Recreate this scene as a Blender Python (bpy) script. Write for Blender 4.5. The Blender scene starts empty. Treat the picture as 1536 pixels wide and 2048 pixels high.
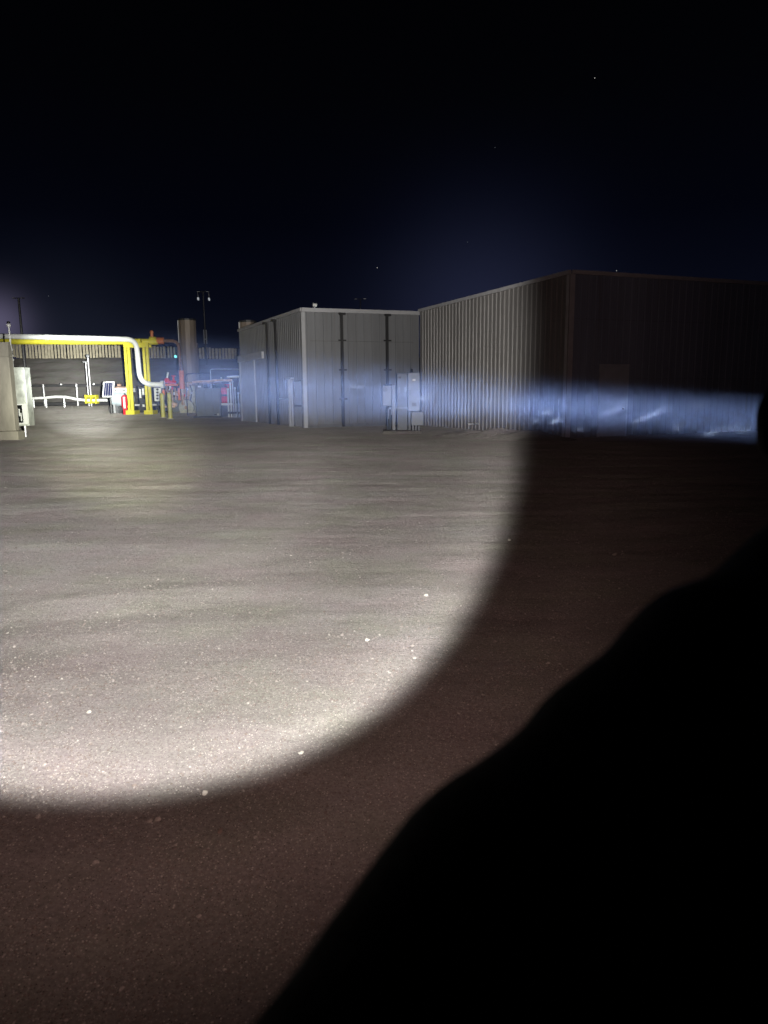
import bpy, bmesh, math, random
import numpy as np
from mathutils import Vector, Matrix, noise as mnoise

random.seed(7)
rng = np.random.default_rng(7)
scene = bpy.context.scene
col = scene.collection
R = math.radians

# ------------------------------------------------------------------ camera
FPX, CX, CY = 1400.0, 768.0, 1024.0          # focal length and centre for a 1536 x 2048 frame
CAM = Vector((0, 0, 1.6))
PITCH, ROLL = R(9.57), 0.010
cam_d = bpy.data.cameras.new("camera")
cam = bpy.data.objects.new("camera", cam_d)
col.objects.link(cam)
cam_d.sensor_fit = 'VERTICAL'
cam_d.sensor_height = 36
cam_d.lens = FPX / 2048 * 36
cam_d.clip_start = 0.02
cam_d.clip_end = 5000
rot = Matrix.Rotation(R(90) - PITCH, 3, 'X') @ Matrix.Rotation(-ROLL, 3, 'Z')
cam.matrix_world = Matrix.Translation(CAM) @ rot.to_4x4()
cam_d.dof.use_dof = True
cam_d.dof.focus_distance = 16.0
cam_d.dof.aperture_fstop = 5.6
scene.camera = cam


def ray(px, py):
    return rot @ Vector(((px - CX) / FPX, -(py - CY) / FPX, -1.0))


def gz(y):
    t = min(1.0, max(0.0, (y - 45) / 38))
    return 0.65 * t * t * (3 - 2 * t)


def G(px, py):
    """the spot on the ground seen there"""
    d = ray(px, py)
    lo, hi = 0.0, 140.0
    for _ in range(60):
        m = (lo + hi) / 2
        p = CAM + d * m
        if p.z > gz(p.y): lo = m
        else: hi = m
    p = CAM + d * lo
    return Vector((p.x, p.y, gz(p.y)))


def D(px, py, Y):
    d = ray(px, py)
    return CAM + d * ((Y - CAM.y) / d.y)


def H(px, py, z):
    d = ray(px, py)
    return CAM + d * ((z - CAM.z) / d.z)


def C3(px, py, depth):
    """a point at a given depth in front of the lens"""
    return CAM + ray(px, py) * depth


# ------------------------------------------------------------------ materials
def mat(name, color, rough=0.6, metal=0.0, var=0.25, scale=3.0, bump=0.0, bscale=40.0, emit=None, stretch=None, spec=0.5, dirt=None):
    m = bpy.data.materials.new(name)
    m.use_nodes = True
    nt = m.node_tree
    b = nt.nodes['Principled BSDF']
    b.inputs['Roughness'].default_value = rough
    b.inputs['Metallic'].default_value = metal
    b.inputs['Specular IOR Level'].default_value = spec
    tc = nt.nodes.new('ShaderNodeTexCoord')
    mp = nt.nodes.new('ShaderNodeMapping')
    if stretch:
        mp.inputs['Scale'].default_value = stretch
    nt.links.new(tc.outputs['Object'], mp.inputs['Vector'])
    n = nt.nodes.new('ShaderNodeTexNoise')
    n.inputs['Scale'].default_value = scale
    n.inputs['Detail'].default_value = 6
    n.inputs['Roughness'].default_value = 0.65
    nt.links.new(mp.outputs['Vector'], n.inputs['Vector'])
    rp = nt.nodes.new('ShaderNodeValToRGB')
    c = color
    d = dirt or tuple(x * (1 - var) for x in c)
    rp.color_ramp.elements[0].color = (*d, 1)
    rp.color_ramp.elements[1].color = (*[min(1, x * (1 + var * 0.5)) for x in c], 1)
    rp.color_ramp.elements[0].position = 0.32
    rp.color_ramp.elements[1].position = 0.68
    nt.links.new(n.outputs['Fac'], rp.inputs['Fac'])
    nt.links.new(rp.outputs['Color'], b.inputs['Base Color'])
    if bump:
        n2 = nt.nodes.new('ShaderNodeTexNoise')
        n2.inputs['Scale'].default_value = bscale
        n2.inputs['Detail'].default_value = 5
        nt.links.new(mp.outputs['Vector'], n2.inputs['Vector'])
        bm_ = nt.nodes.new('ShaderNodeBump')
        bm_.inputs['Strength'].default_value = bump
        bm_.inputs['Distance'].default_value = 0.02
        nt.links.new(n2.outputs['Fac'], bm_.inputs['Height'])
        nt.links.new(bm_.outputs['Normal'], b.inputs['Normal'])
    if emit:
        b.inputs['Emission Color'].default_value = (*emit[0], 1)
        b.inputs['Emission Strength'].default_value = emit[1]
    return m


M = {}
M['panel_light'] = mat('grey painted steel panel', (.175, .18, .187), .45, .0, .18, 1.2, .05, 8, stretch=(1, 1, .12))
M['panel_dim_lightened'] = mat('tan steel panel with painted-in light', (.24, .275, .35), .4, .0, .2, 1.0, .05, 8, stretch=(1, 1, .1))  # paler, bluer copy of the tan paint: light put into the dim face's colour
M['panel_tan'] = mat('tan painted steel panel', (.215, .208, .20), .42, .0, .2, 1.0, .05, 8, stretch=(1, 1, .1))

def soil(m, tint, top):
    nt = m.node_tree
    b = nt.nodes['Principled BSDF']
    src = b.inputs['Base Color'].links[0].from_socket
    g_ = nt.nodes.new('ShaderNodeNewGeometry')
    sp = nt.nodes.new('ShaderNodeSeparateXYZ'); nt.links.new(g_.outputs['Position'], sp.inputs[0])
    n_ = nt.nodes.new('ShaderNodeTexNoise'); n_.inputs['Scale'].default_value = 2.2; n_.inputs['Detail'].default_value = 6; nt.links.new(g_.outputs['Position'], n_.inputs['Vector'])
    ad = nt.nodes.new('ShaderNodeMath'); ad.operation = 'MULTIPLY_ADD'; nt.links.new(n_.outputs['Fac'], ad.inputs[0]); ad.inputs[1].default_value = -1.4; nt.links.new(sp.outputs['Z'], ad.inputs[2])
    mr = nt.nodes.new('ShaderNodeMapRange'); mr.interpolation_type = 'SMOOTHSTEP'
    mr.inputs['From Min'].default_value = -.7; mr.inputs['From Max'].default_value = top - .7; mr.inputs['To Min'].default_value = .85; mr.inputs['To Max'].default_value = 0
    nt.links.new(ad.outputs[0], mr.inputs['Value'])
    # thin runs of grime down the sheets
    mp = nt.nodes.new('ShaderNodeMapping'); mp.inputs['Scale'].default_value = (6, 6, .25); nt.links.new(g_.outputs['Position'], mp.inputs['Vector'])
    n2 = nt.nodes.new('ShaderNodeTexNoise'); n2.inputs['Scale'].default_value = 1; n2.inputs['Detail'].default_value = 4; nt.links.new(mp.outputs[0], n2.inputs['Vector'])
    m2 = nt.nodes.new('ShaderNodeMapRange'); m2.inputs['From Min'].default_value = .56; m2.inputs['From Max'].default_value = .75; m2.inputs['To Max'].default_value = .45
    nt.links.new(n2.outputs['Fac'], m2.inputs['Value'])
    mx0 = nt.nodes.new('ShaderNodeMath'); mx0.operation = 'MAXIMUM'; nt.links.new(mr.outputs[0], mx0.inputs[0]); nt.links.new(m2.outputs[0], mx0.inputs[1])
    mx = nt.nodes.new('ShaderNodeMix'); mx.data_type = 'RGBA'
    nt.links.new(mx0.outputs[0], mx.inputs['Factor']); nt.links.new(src, mx.inputs['A']); mx.inputs['B'].default_value = (*tint, 1)
    nt.links.new(mx.outputs['Result'], b.inputs['Base Color'])


soil(M['panel_light'], (.13, .12, .11), .9)
soil(M['panel_dim_lightened'], (.16, .14, .13), 1.0)
soil(M['panel_tan'], (.14, .12, .105), 1.0)
M['panel_seam'] = mat('dark panel joint', (.13, .13, .13), .7)
M['trim_white'] = mat('white painted trim', (.40, .405, .415), .45, 0, .1)
M['trim_tan'] = mat('tan painted trim', (.50, .50, .51), .5, 0, .15)
M['roof'] = mat('grey steel roof', (.3, .3, .3), .5, 0, .2)
M['black'] = mat('black painted steel', (.012, .012, .013), .5, 0, .3)
M['door_grey'] = mat('pale grey painted door', (.5, .51, .53), .5, 0, .12)
M['door_dark'] = mat('dull grey painted door', (.40, .43, .48), .6, 0, .15)
M['frame_dark'] = mat('dark grey door frame', (.16, .165, .18), .5)
M['cabinet'] = mat('grey enamel cabinet', (.15, .163, .178), .45, 0, .12)
M['cabinet_dark'] = mat('darker grey enamel cabinet', (.10, .11, .122), .5, 0, .15)
M['galv'] = mat('galvanised steel', (.5, .51, .53), .42, .6, .25, 8)
M['concrete'] = mat('weathered concrete', (.42, .40, .33), .85, 0, .3, 1.6, .25, 18, stretch=(1, 1, .35))
M['white'] = mat('white enamel', (.74, .76, .74), .35, 0, .12, 4)
M['white_smudged'] = mat('smudged white enamel', (.50, .53, .48), .38, 0, .45, 2.2)
M['white_pipe'] = mat('white painted pipe', (.80, .82, .80), .28, 0, .08, 3)
M['yellow'] = mat('yellow painted steel', (.66, .60, .05), .4, 0, .15, 3)
M['yellow_dull'] = mat('dull yellow painted steel', (.50, .48, .12), .5, 0, .25, 3)
M['orange'] = mat('orange painted steel', (.62, .20, .06), .45, 0, .2, 4)
M['salmon'] = mat('faded orange painted steel', (.74, .22, .12), .5, 0, .2, 4)
M['rust'] = mat('rusty brown pipe', (.28, .18, .13), .65, .2, .4, 5)
M['rust_tan'] = mat('tan rusted casting', (.52, .36, .22), .7, .1, .45, 6)
M['red'] = mat('red painted steel', (.62, .02, .035), .35, 0, .2, 5)
M['pink_pipe'] = mat('faded pale pipe', (.80, .58, .46), .5, 0, .3, 4)
M['tank'] = mat('pale blue grey tank paint', (.42, .49, .53), .4, 0, .2, 3)
M['olive'] = mat('grey green painted steel', (.155, .165, .15), .55, 0, .2, 2)
M['olive_light'] = mat('pale grey green casting', (.46, .46, .36), .6, 0, .3, 5)
M['dark_steel'] = mat('dark oily steel', (.05, .052, .055), .5, .3, .4, 4)
M['stack'] = mat('weathered tan stack steel', (.30, .25, .20), .55, .1, .35, 1.0, stretch=(1, 1, .15))
M['wood_slat'] = mat('pale weathered slat', (.50, .45, .33), .7, 0, .3, 2)
M['rail'] = mat('dark pipe rail', (.06, .06, .065), .5, .2, .3)
M['post_steel'] = mat('grey pipe post', (.34, .34, .35), .45, .4, .2)
M['solar'] = mat('blue solar cell', (.018, .022, .07), .22, 0, .2, 6)
M['solar_line'] = mat('silver solar grid', (.5, .5, .52), .4, .3, .1)
M['glass_dark'] = mat('dark glass', (.01, .011, .012), .12, 0, .2)
M['cloth'] = mat('black jacket cloth', (.0035, .0033, .0035), .95, 0, .3, 40, .3, 200, spec=.05)
M['cloth2'] = mat('black trouser cloth', (.004, .004, .0045), .95, 0, .3, 40, .3, 200, spec=.05)
M['skin'] = mat('skin', (.36, .18, .12), .6, 0, .12, 30)
M['hair'] = mat('dark hair', (.012, .009, .007), .6, 0, .3, 60)
M['boot'] = mat('black leather', (.008, .007, .007), .5)
M['torch'] = mat('black anodised metal', (.004, .004, .0045), .5, .0, .2, spec=.2)
M['reflector'] = mat('bright reflector', (.8, .8, .82), .15, .9, .05)
M['lamp_face_glow'] = mat('floodlight glass with added glow', (.8, .82, .85), .3, 0, .05, emit=((.85, .92, 1), .28))  # faint glow added in place of the flashlight beam's reflection
M['cyan_lamp'] = mat('cyan indicator', (.1, .7, .75), .4, 0, .05, emit=((.25, 1, .95), 1.6))
M['star'] = mat('starlight', (.8, .8, .8), .5, 0, .05, emit=((1, .97, .9), .6))
M['star_dim'] = mat('faint starlight', (.8, .8, .8), .5, 0, .05, emit=((.8, .9, 1), .12))
M['stone'] = mat('pale stone', (.50, .46, .42), .8, 0, .3, 40, .4, 60)
M['stone_white'] = mat('white stone', (.78, .76, .68), .7, 0, .15, 40, .4, 60)
M['stone_brown'] = mat('brown stone', (.26, .2, .17), .85, 0, .3, 40, .4, 60)
M['plastic'] = mat('white plastic scrap', (.75, .75, .75), .5, 0, .1)
M['paper'] = mat('pale label', (.72, .72, .7), .6, 0, .1)


def ground_mat(name, base, hill=False):
    m = bpy.data.materials.new(name)
    m.use_nodes = True
    nt = m.node_tree
    N, L = nt.nodes, nt.links
    b = N['Principled BSDF']
    b.inputs['Roughness'].default_value = .92
    b.inputs['Specular IOR Level'].default_value = .15
    b.inputs['Diffuse Roughness'].default_value = 1.0
    tc = N.new('ShaderNodeTexCoord')

    def nz(scale, det=6, rough=.6, stretch=None):
        n = N.new('ShaderNodeTexNoise')
        n.inputs['Scale'].default_value = scale
        n.inputs['Detail'].default_value = det
        n.inputs['Roughness'].default_value = rough
        if stretch:
            mp = N.new('ShaderNodeMapping')
            mp.inputs['Scale'].default_value = stretch
            mp.inputs['Rotation'].default_value = (0, 0, R(-7))
            L.new(tc.outputs['Object'], mp.inputs['Vector'])
            L.new(mp.outputs['Vector'], n.inputs['Vector'])
        else:
            L.new(tc.outputs['Object'], n.inputs['Vector'])
        return n

    def ramp(src, stops):
        r = N.new('ShaderNodeValToRGB')
        while len(r.color_ramp.elements) < len(stops):
            r.color_ramp.elements.new(.5)
        for e, (p, c) in zip(r.color_ramp.elements, stops):
            e.position = p
            e.color = (*c, 1)
        L.new(src, r.inputs['Fac'])
        return r

    def mixc(a, bb, fac, mode='MIX'):
        x = N.new('ShaderNodeMix')
        x.data_type = 'RGBA'
        x.blend_type = mode
        if isinstance(fac, float):
            x.inputs['Factor'].default_value = fac
        else:
            L.new(fac, x.inputs['Factor'])
        L.new(a, x.inputs['A'])
        L.new(bb, x.inputs['B'])
        return x.outputs['Result']

    big = ramp(nz(.35, 4).outputs['Fac'], [(.3, tuple(c * .8 for c in base)), (.5, base), (.7, (base[0] * 1.08, base[1] * 1.12, base[2] * 1.15))])
    hue = ramp(nz(.9, 3).outputs['Fac'], [(.35, (.95, 1.0, .92)), (.5, (1, 1, 1)), (.65, (1.03, .97, 1.01))])
    c = mixc(big.outputs['Color'], hue.outputs['Color'], 1.0, 'MULTIPLY')
    # stretched sweeps left by tyres and grading
    sw = nz(1.4, 8, .68, (.42, 1.5, 1))
    swr = ramp(sw.outputs['Fac'], [(.32, (.86, .855, .85)), (.52, (1, 1, 1)), (.72, (1.14, 1.135, 1.12))])
    c = mixc(c, swr.outputs['Color'], 1.0, 'MULTIPLY')
    fine = ramp(nz(60, 6, .75).outputs['Fac'], [(.3, (.6, .59, .58)), (.5, (1, 1, 1)), (.72, (1.4, 1.38, 1.34))])
    c = mixc(c, fine.outputs['Color'], .9 if not hill else .6, 'MULTIPLY')
    if not hill:
        # scattered grit: pale and dark chips
        for sc, lim, cc in ((95, .022, (.58, .55, .50)), (170, .030, (.50, .47, .43)), (130, .020, (.07, .055, .05))):
            v = N.new('ShaderNodeTexVoronoi')
            v.inputs['Scale'].default_value = sc
            L.new(tc.outputs['Object'], v.inputs['Vector'])
            sep = N.new('ShaderNodeSeparateColor')
            L.new(v.outputs['Color'], sep.inputs['Color'])
            th = N.new('ShaderNodeMath'); th.operation = 'GREATER_THAN'; th.inputs[1].default_value = .84
            L.new(sep.outputs['Red'], th.inputs[0])
            ds = N.new('ShaderNodeMath'); ds.operation = 'LESS_THAN'; ds.inputs[1].default_value = .30
            L.new(v.outputs['Distance'], ds.inputs[0])
            mu = N.new('ShaderNodeMath'); mu.operation = 'MULTIPLY'
            L.new(th.outputs[0], mu.inputs[0]); L.new(ds.outputs[0], mu.inputs[1])
            rgb = N.new('ShaderNodeRGB'); rgb.outputs[0].default_value = (*cc, 1)
            c = mixc(c, rgb.outputs[0], mu.outputs[0])
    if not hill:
        # light painted into the colour: dirt brightened with distance, where the flashlight reaches weakly
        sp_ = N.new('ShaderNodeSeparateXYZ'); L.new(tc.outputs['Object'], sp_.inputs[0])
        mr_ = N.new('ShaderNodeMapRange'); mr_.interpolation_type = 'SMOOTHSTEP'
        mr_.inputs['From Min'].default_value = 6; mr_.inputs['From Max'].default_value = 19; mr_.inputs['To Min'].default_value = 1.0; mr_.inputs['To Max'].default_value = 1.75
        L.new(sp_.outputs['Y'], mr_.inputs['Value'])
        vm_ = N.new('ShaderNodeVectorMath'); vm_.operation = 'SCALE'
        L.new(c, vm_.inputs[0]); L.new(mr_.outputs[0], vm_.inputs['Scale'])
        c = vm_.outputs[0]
    L.new(c, b.inputs['Base Color'])
    # relief
    b1 = N.new('ShaderNodeBump'); b1.inputs['Strength'].default_value = .7; b1.inputs['Distance'].default_value = .12
    L.new(sw.outputs['Fac'], b1.inputs['Height'])
    b2 = N.new('ShaderNodeBump'); b2.inputs['Strength'].default_value = .9; b2.inputs['Distance'].default_value = .03
    L.new(nz(26, 7, .7).outputs['Fac'], b2.inputs['Height'])
    L.new(b1.outputs['Normal'], b2.inputs['Normal'])
    b3 = N.new('ShaderNodeBump'); b3.inputs['Strength'].default_value = .8; b3.inputs['Distance'].default_value = .010
    L.new(nz(140, 4, .7).outputs['Fac'], b3.inputs['Height'])
    L.new(b2.outputs['Normal'], b3.inputs['Normal'])
    L.new(b3.outputs['Normal'], b.inputs['Normal'])
    return m


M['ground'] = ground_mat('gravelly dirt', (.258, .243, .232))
M['hill'] = ground_mat('dark dirt bank', (.115, .109, .106), True)
M['mound'] = ground_mat('loose dirt', (.105, .098, .094))


# ------------------------------------------------------------------ mesh builder
class MB:
    def __init__(self):
        self.v, self.f = [], []

    def add(self, vs, fs):
        o = len(self.v)
        self.v += [tuple(v) for v in vs]
        self.f += [tuple(i + o for i in f) for f in fs]
        return self

    def box(self, c, s, axes=None):
        c = Vector(c)
        ax = axes or (Vector((1, 0, 0)), Vector((0, 1, 0)), Vector((0, 0, 1)))
        vs = []
        for k in range(8):
            p = Vector(c)
            for i in range(3):
                p += ax[i] * (s[i] / 2 * (1 if k >> i & 1 else -1))
            vs.append(p)
        return self.add(vs, [(0, 2, 3, 1), (4, 5, 7, 6), (0, 1, 5, 4), (2, 6, 7, 3), (0, 4, 6, 2), (1, 3, 7, 5)])

    def bbox(self, a, b):
        return self.box([(a[i] + b[i]) / 2 for i in range(3)], [abs(b[i] - a[i]) for i in range(3)])

    def tube(self, pts, r, n=10, cap=True):
        pts = [Vector(p) for p in pts]
        rs = r if isinstance(r, (list, tuple)) else [r] * len(pts)
        vs, fs = [], []
        up = None
        for i, p in enumerate(pts):
            t = (pts[min(i + 1, len(pts) - 1)] - pts[max(i - 1, 0)]).normalized()
            if up is None:
                a = Vector((0, 0, 1)) if abs(t.z) < .9 else Vector((1, 0, 0))
                up = a.cross(t).normalized()
            up = (up - t * up.dot(t)).normalized()
            w = t.cross(up)
            for k in range(n):
                q = 2 * math.pi * k / n
                vs.append(p + (up * math.cos(q) + w * math.sin(q)) * rs[i])
        for i in range(len(pts) - 1):
            for k in range(n):
                k2 = (k + 1) % n
                fs.append((i * n + k, i * n + k2, (i + 1) * n + k2, (i + 1) * n + k))
        if cap:
            fs.append(tuple(range(n - 1, -1, -1)))
            fs.append(tuple((len(pts) - 1) * n + k for k in range(n)))
        return self.add(vs, fs)

    def cyl(self, a, b, r, n=12):
        return self.tube([a, b], r, n)

    def sphere(self, c, r, n=10, sc=(1, 1, 1)):
        vs, fs = [], []
        c = Vector(c)
        rings = n // 2 + 1
        for i in range(1, rings):
            a = math.pi * i / rings
            for k in range(n):
                q = 2 * math.pi * k / n
                vs.append(c + Vector((math.sin(a) * math.cos(q) * r * sc[0], math.sin(a) * math.sin(q) * r * sc[1], math.cos(a) * r * sc[2])))
        t = len(vs); vs.append(c + Vector((0, 0, r * sc[2])))
        bt = len(vs); vs.append(c - Vector((0, 0, r * sc[2])))
        for i in range(rings - 2):
            for k in range(n):
                k2 = (k + 1) % n
                fs.append((i * n + k, (i + 1) * n + k, (i + 1) * n + k2, i * n + k2))
        for k in range(n):
            fs.append((t, k, (k + 1) % n))
            fs.append((bt, (rings - 2) * n + (k + 1) % n, (rings - 2) * n + k))
        return self.add(vs, fs)

    def build(self, name, m, parent=None, smooth=False, bevel=0):
        me = bpy.data.meshes.new(name)
        org = Vector(parent.matrix_world.translation) if False else Vector((0, 0, 0))
        me.from_pydata(self.v, [], self.f)
        me.materials.append(m)
        o = bpy.data.objects.new(name, me)
        col.objects.link(o)
        if parent:
            o.parent = parent
            o.matrix_parent_inverse = Matrix.Translation(-world_of(parent))
        if smooth:
            me.shade_smooth() if hasattr(me, 'shade_smooth') else [setattr(p, 'use_smooth', True) for p in me.polygons]
            me.set_sharp_from_angle(angle=R(50))
        if bevel:
            bv = o.modifiers.new('edge', 'BEVEL')
            bv.width = bevel
            bv.segments = 2
            bv.limit_method = 'ANGLE'
        return o


def world_of(o):
    p = Vector((0, 0, 0))
    while o:
        p = p + o.location
        o = o.parent if (o.parent and o.type == 'EMPTY') else None
    return p


def tag(o, label=None, cat=None, group=None, kind=None):
    if label: o['label'] = label
    if cat: o['category'] = cat
    if group: o['group'] = group
    if kind: o['kind'] = kind
    return o


def thing(name, loc, label, cat, group=None):
    o = bpy.data.objects.new(name, None)
    col.objects.link(o)
    o.location = loc
    o.empty_display_size = .3
    return tag(o, label, cat, group)


def arc(p0, corner, p1, r, n=7):
    """a path p0 -> corner -> p1 with the corner rounded by r"""
    p0, c, p1 = Vector(p0), Vector(corner), Vector(p1)
    a = c + (p0 - c).normalized() * r
    b = c + (p1 - c).normalized() * r
    out = []
    for i in range(n + 1):
        t = i / n
        out.append(a * (1 - t) ** 2 + c * 2 * t * (1 - t) + b * t * t)
    return out


# ------------------------------------------------------------------ ground
def lattice(seed):
    return np.random.default_rng(seed).random((256, 256))


def vnoise(x, y, seed):
    g = lattice(seed)
    xi = np.floor(x).astype(int); yi = np.floor(y).astype(int)
    fx = x - xi; fy = y - yi
    fx = fx * fx * (3 - 2 * fx); fy = fy * fy * (3 - 2 * fy)
    a = g[xi % 256, yi % 256]; b = g[(xi + 1) % 256, yi % 256]
    c = g[xi % 256, (yi + 1) % 256]; d = g[(xi + 1) % 256, (yi + 1) % 256]
    return (a * (1 - fx) + b * fx) * (1 - fy) + (c * (1 - fx) + d * fx) * fy - .5


def relief(X, Y):
    """small real unevenness of the yard: ruts, sweeps, low bumps"""
    a = R(-7)
    u = X * math.cos(a) + Y * math.sin(a); w = -X * math.sin(a) + Y * math.cos(a)
    w2 = w + .7 * vnoise(u * .22, w * .22, 3) * 3
    z = .026 * vnoise(u * .45, w2 * 2.0, 1) + .020 * vnoise(u * .16, w2 * .7, 2) + .017 * vnoise(u * 1.3, w2 * 4.0, 4)
    z += .010 * vnoise(X * 5, Y * 5, 5) + .006 * vnoise(X * 12, Y * 12, 6) + .05 * vnoise(X * .1, Y * .1, 8)
    far = np.clip((np.hypot(X, Y) - 30) / 50, 0, 1)
    return z * (1 - .5 * far)


NX, NY = 620, 760
uu = np.linspace(-1, 1, NX); vv = np.linspace(-.55, 1, NY)
xs = 1.6 * np.sinh(np.arcsinh(1500 / 1.6) * uu)
ys = 2.0 + 1.6 * np.sinh(np.arcsinh(1500 / 1.6) * vv)
XX, YY = np.meshgrid(xs, ys)
t = np.clip((YY - 45) / 38, 0, 1)
ZZ = .65 * t * t * (3 - 2 * t) + relief(XX, YY)
verts = np.stack([XX.ravel(), YY.ravel(), ZZ.ravel()], 1)
idx = np.arange(NX * NY).reshape(NY, NX)
quads = np.stack([idx[:-1, :-1].ravel(), idx[:-1, 1:].ravel(), idx[1:, 1:].ravel(), idx[1:, :-1].ravel()], 1)
me = bpy.data.meshes.new('ground')
me.vertices.add(len(verts)); me.vertices.foreach_set('co', verts.ravel())
me.loops.add(quads.size); me.loops.foreach_set('vertex_index', quads.ravel())
me.polygons.add(len(quads))
me.polygons.foreach_set('loop_start', np.arange(0, quads.size, 4)); me.polygons.foreach_set('loop_total', np.full(len(quads), 4))
me.update(calc_edges=True)
me.shade_smooth()
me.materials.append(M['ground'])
ground = bpy.data.objects.new('ground', me)
col.objects.link(ground)
tag(ground, kind='structure')


def gh(x, y):
    return gz(y) + float(relief(np.array([x]), np.array([y]))[0])


def on_ground(px, py):
    p = G(px, py)
    p.z = gh(p.x, p.y)
    return p


# gravel: thousands of small stones pressed into the dirt
def gravel():
    ico = [Vector(v) for v in ((0, 0, 1), (.9, 0, .3), (.28, .85, .35), (-.72, .5, .3), (-.7, -.55, .25), (.3, -.85, .3), (.75, .5, -.4), (-.3, .85, -.4), (-.9, 0, -.4), (-.25, -.85, -.4), (.75, -.5, -.4), (0, 0, -.8))]
    tri = [(0, 1, 2), (0, 2, 3), (0, 3, 4), (0, 4, 5), (0, 5, 1), (1, 6, 2), (2, 7, 3), (3, 8, 4), (4, 9, 5), (5, 10, 1), (6, 7, 2), (7, 8, 3), (8, 9, 4), (9, 10, 5), (10, 6, 1), (11, 7, 6), (11, 8, 7), (11, 9, 8), (11, 10, 9), (11, 6, 10)]
    tri = np.array(tri); ico = np.array(ico)
    P = []
    n = 0
    while n < 60000:
        px = rng.uniform(-250, 1700); py = rng.uniform(905, 2080) ** 1.0
        # clumped
        if rng.random() > .35 + .9 * (mnoise.noise(Vector((px / 210, py / 130, 3))) + .35):
            continue
        g = G(px, py)
        P.append((g.x, g.y)); n += 1
    P = np.array(P)
    Z = relief(P[:, 0], P[:, 1])
    dist = np.hypot(P[:, 0], P[:, 1])
    S = .0020 + .0040 * rng.random(n) ** 2.6 + (rng.random(n) < .02) * rng.uniform(.0015, .0045, n)
    S *= np.clip(dist / 3.0, .75, 1.35)
    a = rng.uniform(0, 6.283, n)
    sx, sy, sz = rng.uniform(.8, 1.5, n), rng.uniform(.7, 1.1, n), rng.uniform(.5, .9, n)
    V = np.zeros((n, 12, 3))
    jit = rng.uniform(.8, 1.2, (n, 12, 1))
    loc = ico[None] * jit
    lx = loc[:, :, 0] * (S * sx)[:, None]; ly = loc[:, :, 1] * (S * sy)[:, None]
    V[:, :, 0] = lx * np.cos(a)[:, None] - ly * np.sin(a)[:, None] + P[:, 0][:, None]
    V[:, :, 1] = lx * np.sin(a)[:, None] + ly * np.cos(a)[:, None] + P[:, 1][:, None]
    V[:, :, 2] = loc[:, :, 2] * (S * sz)[:, None] + (Z + S * sz * .35)[:, None]
    F = (tri[None] + (np.arange(n) * 12)[:, None, None]).reshape(-1, 3)
    me = bpy.data.meshes.new('gravel')
    V = V.reshape(-1, 3)
    me.vertices.add(len(V)); me.vertices.foreach_set('co', V.ravel())
    me.loops.add(F.size); me.loops.foreach_set('vertex_index', F.ravel().astype(np.int32))
    me.polygons.add(len(F))
    me.polygons.foreach_set('loop_start', np.arange(0, F.size, 3)); me.polygons.foreach_set('loop_total', np.full(len(F), 3))
    mats = [mat('gravel chip brown', (.22, .185, .165), .9), mat('gravel chip grey', (.34, .31, .285), .85), mat('gravel chip pale', (.52, .49, .45), .8)]
    for m_ in mats: me.materials.append(m_)
    mi = rng.choice(3, n, p=(.58, .38, .04))
    me.polygons.foreach_set('material_index', np.repeat(mi, 20).astype(np.int32))
    me.update(calc_edges=True)
    o = bpy.data.objects.new('gravel', me); col.objects.link(o)
    tag(o, 'loose gravel and grit scattered over the dirt yard', 'gravel', kind='stuff')


gravel()


def stone(px, py, r, m, label):
    p = on_ground(px, py)
    b = bmesh.new()
    r *= .68
    bmesh.ops.create_icosphere(b, subdivisions=2, radius=r)
    sd = Vector((px, py, 0))
    for v in b.verts:
        k = 1 + .8 * mnoise.noise(v.co / r * .9 + sd) + .3 * mnoise.noise(v.co / r * 2.3 + sd)
        v.co = Vector((v.co.x * 1.25 * k, v.co.y * k, v.co.z * .72 * k))
    me = bpy.data.meshes.new('stone'); b.to_mesh(me); b.free()
    me.materials.append(M[m])
    o = bpy.data.objects.new('stone', me); col.objects.link(o)
    o.location = p + Vector((0, 0, r * .4)); o.rotation_euler = (0, 0, px)
    tag(o, label, 'stone', 'loose stones lying on the dirt')


stone(852, 1195, .019, 'stone_white', 'bright white round stone lying alone in the lit dirt')
stone(410, 1588, .016, 'stone_white', 'pale angular stone on the lower rim of the light circle')
stone(603, 1508, .014, 'stone_white', 'whitish stone near the bright lower right rim of the light circle')
stone(299, 1646, .013, 'stone', 'greyish stone, the left one of a close pair below the light circle')
stone(314, 1643, .013, 'stone', 'greyish stone, the right one of a close pair below the light circle')
stone(441, 1667, .015, 'stone_brown', 'dark brown stone in the dim dirt just below the light circle')
stone(77, 1641, .012, 'stone', 'small pale stone below the light circle near the left picture edge')
stone(192, 1729, .012, 'stone', 'small grey stone in the dim dirt at lower left')
stone(1019, 1084, .028, 'stone_white', 'pale stone just outside the right rim of the light circle')
stone(1229, 1113, .028, 'stone', 'lone pale speck of stone in the dark dirt far right of the light')
stone(397, 1823, .010, 'stone', 'dim stone in the dark dirt halfway to the lower picture edge')
stone(243, 1967, .009, 'stone', 'dim reddish stone near the bottom edge of the picture')
stone(178, 1430, .015, 'stone_white', 'light stone inside the light circle toward the left')
stone(735, 1279, .016, 'stone_white', 'light stone inside the light circle toward the right rim')

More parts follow.
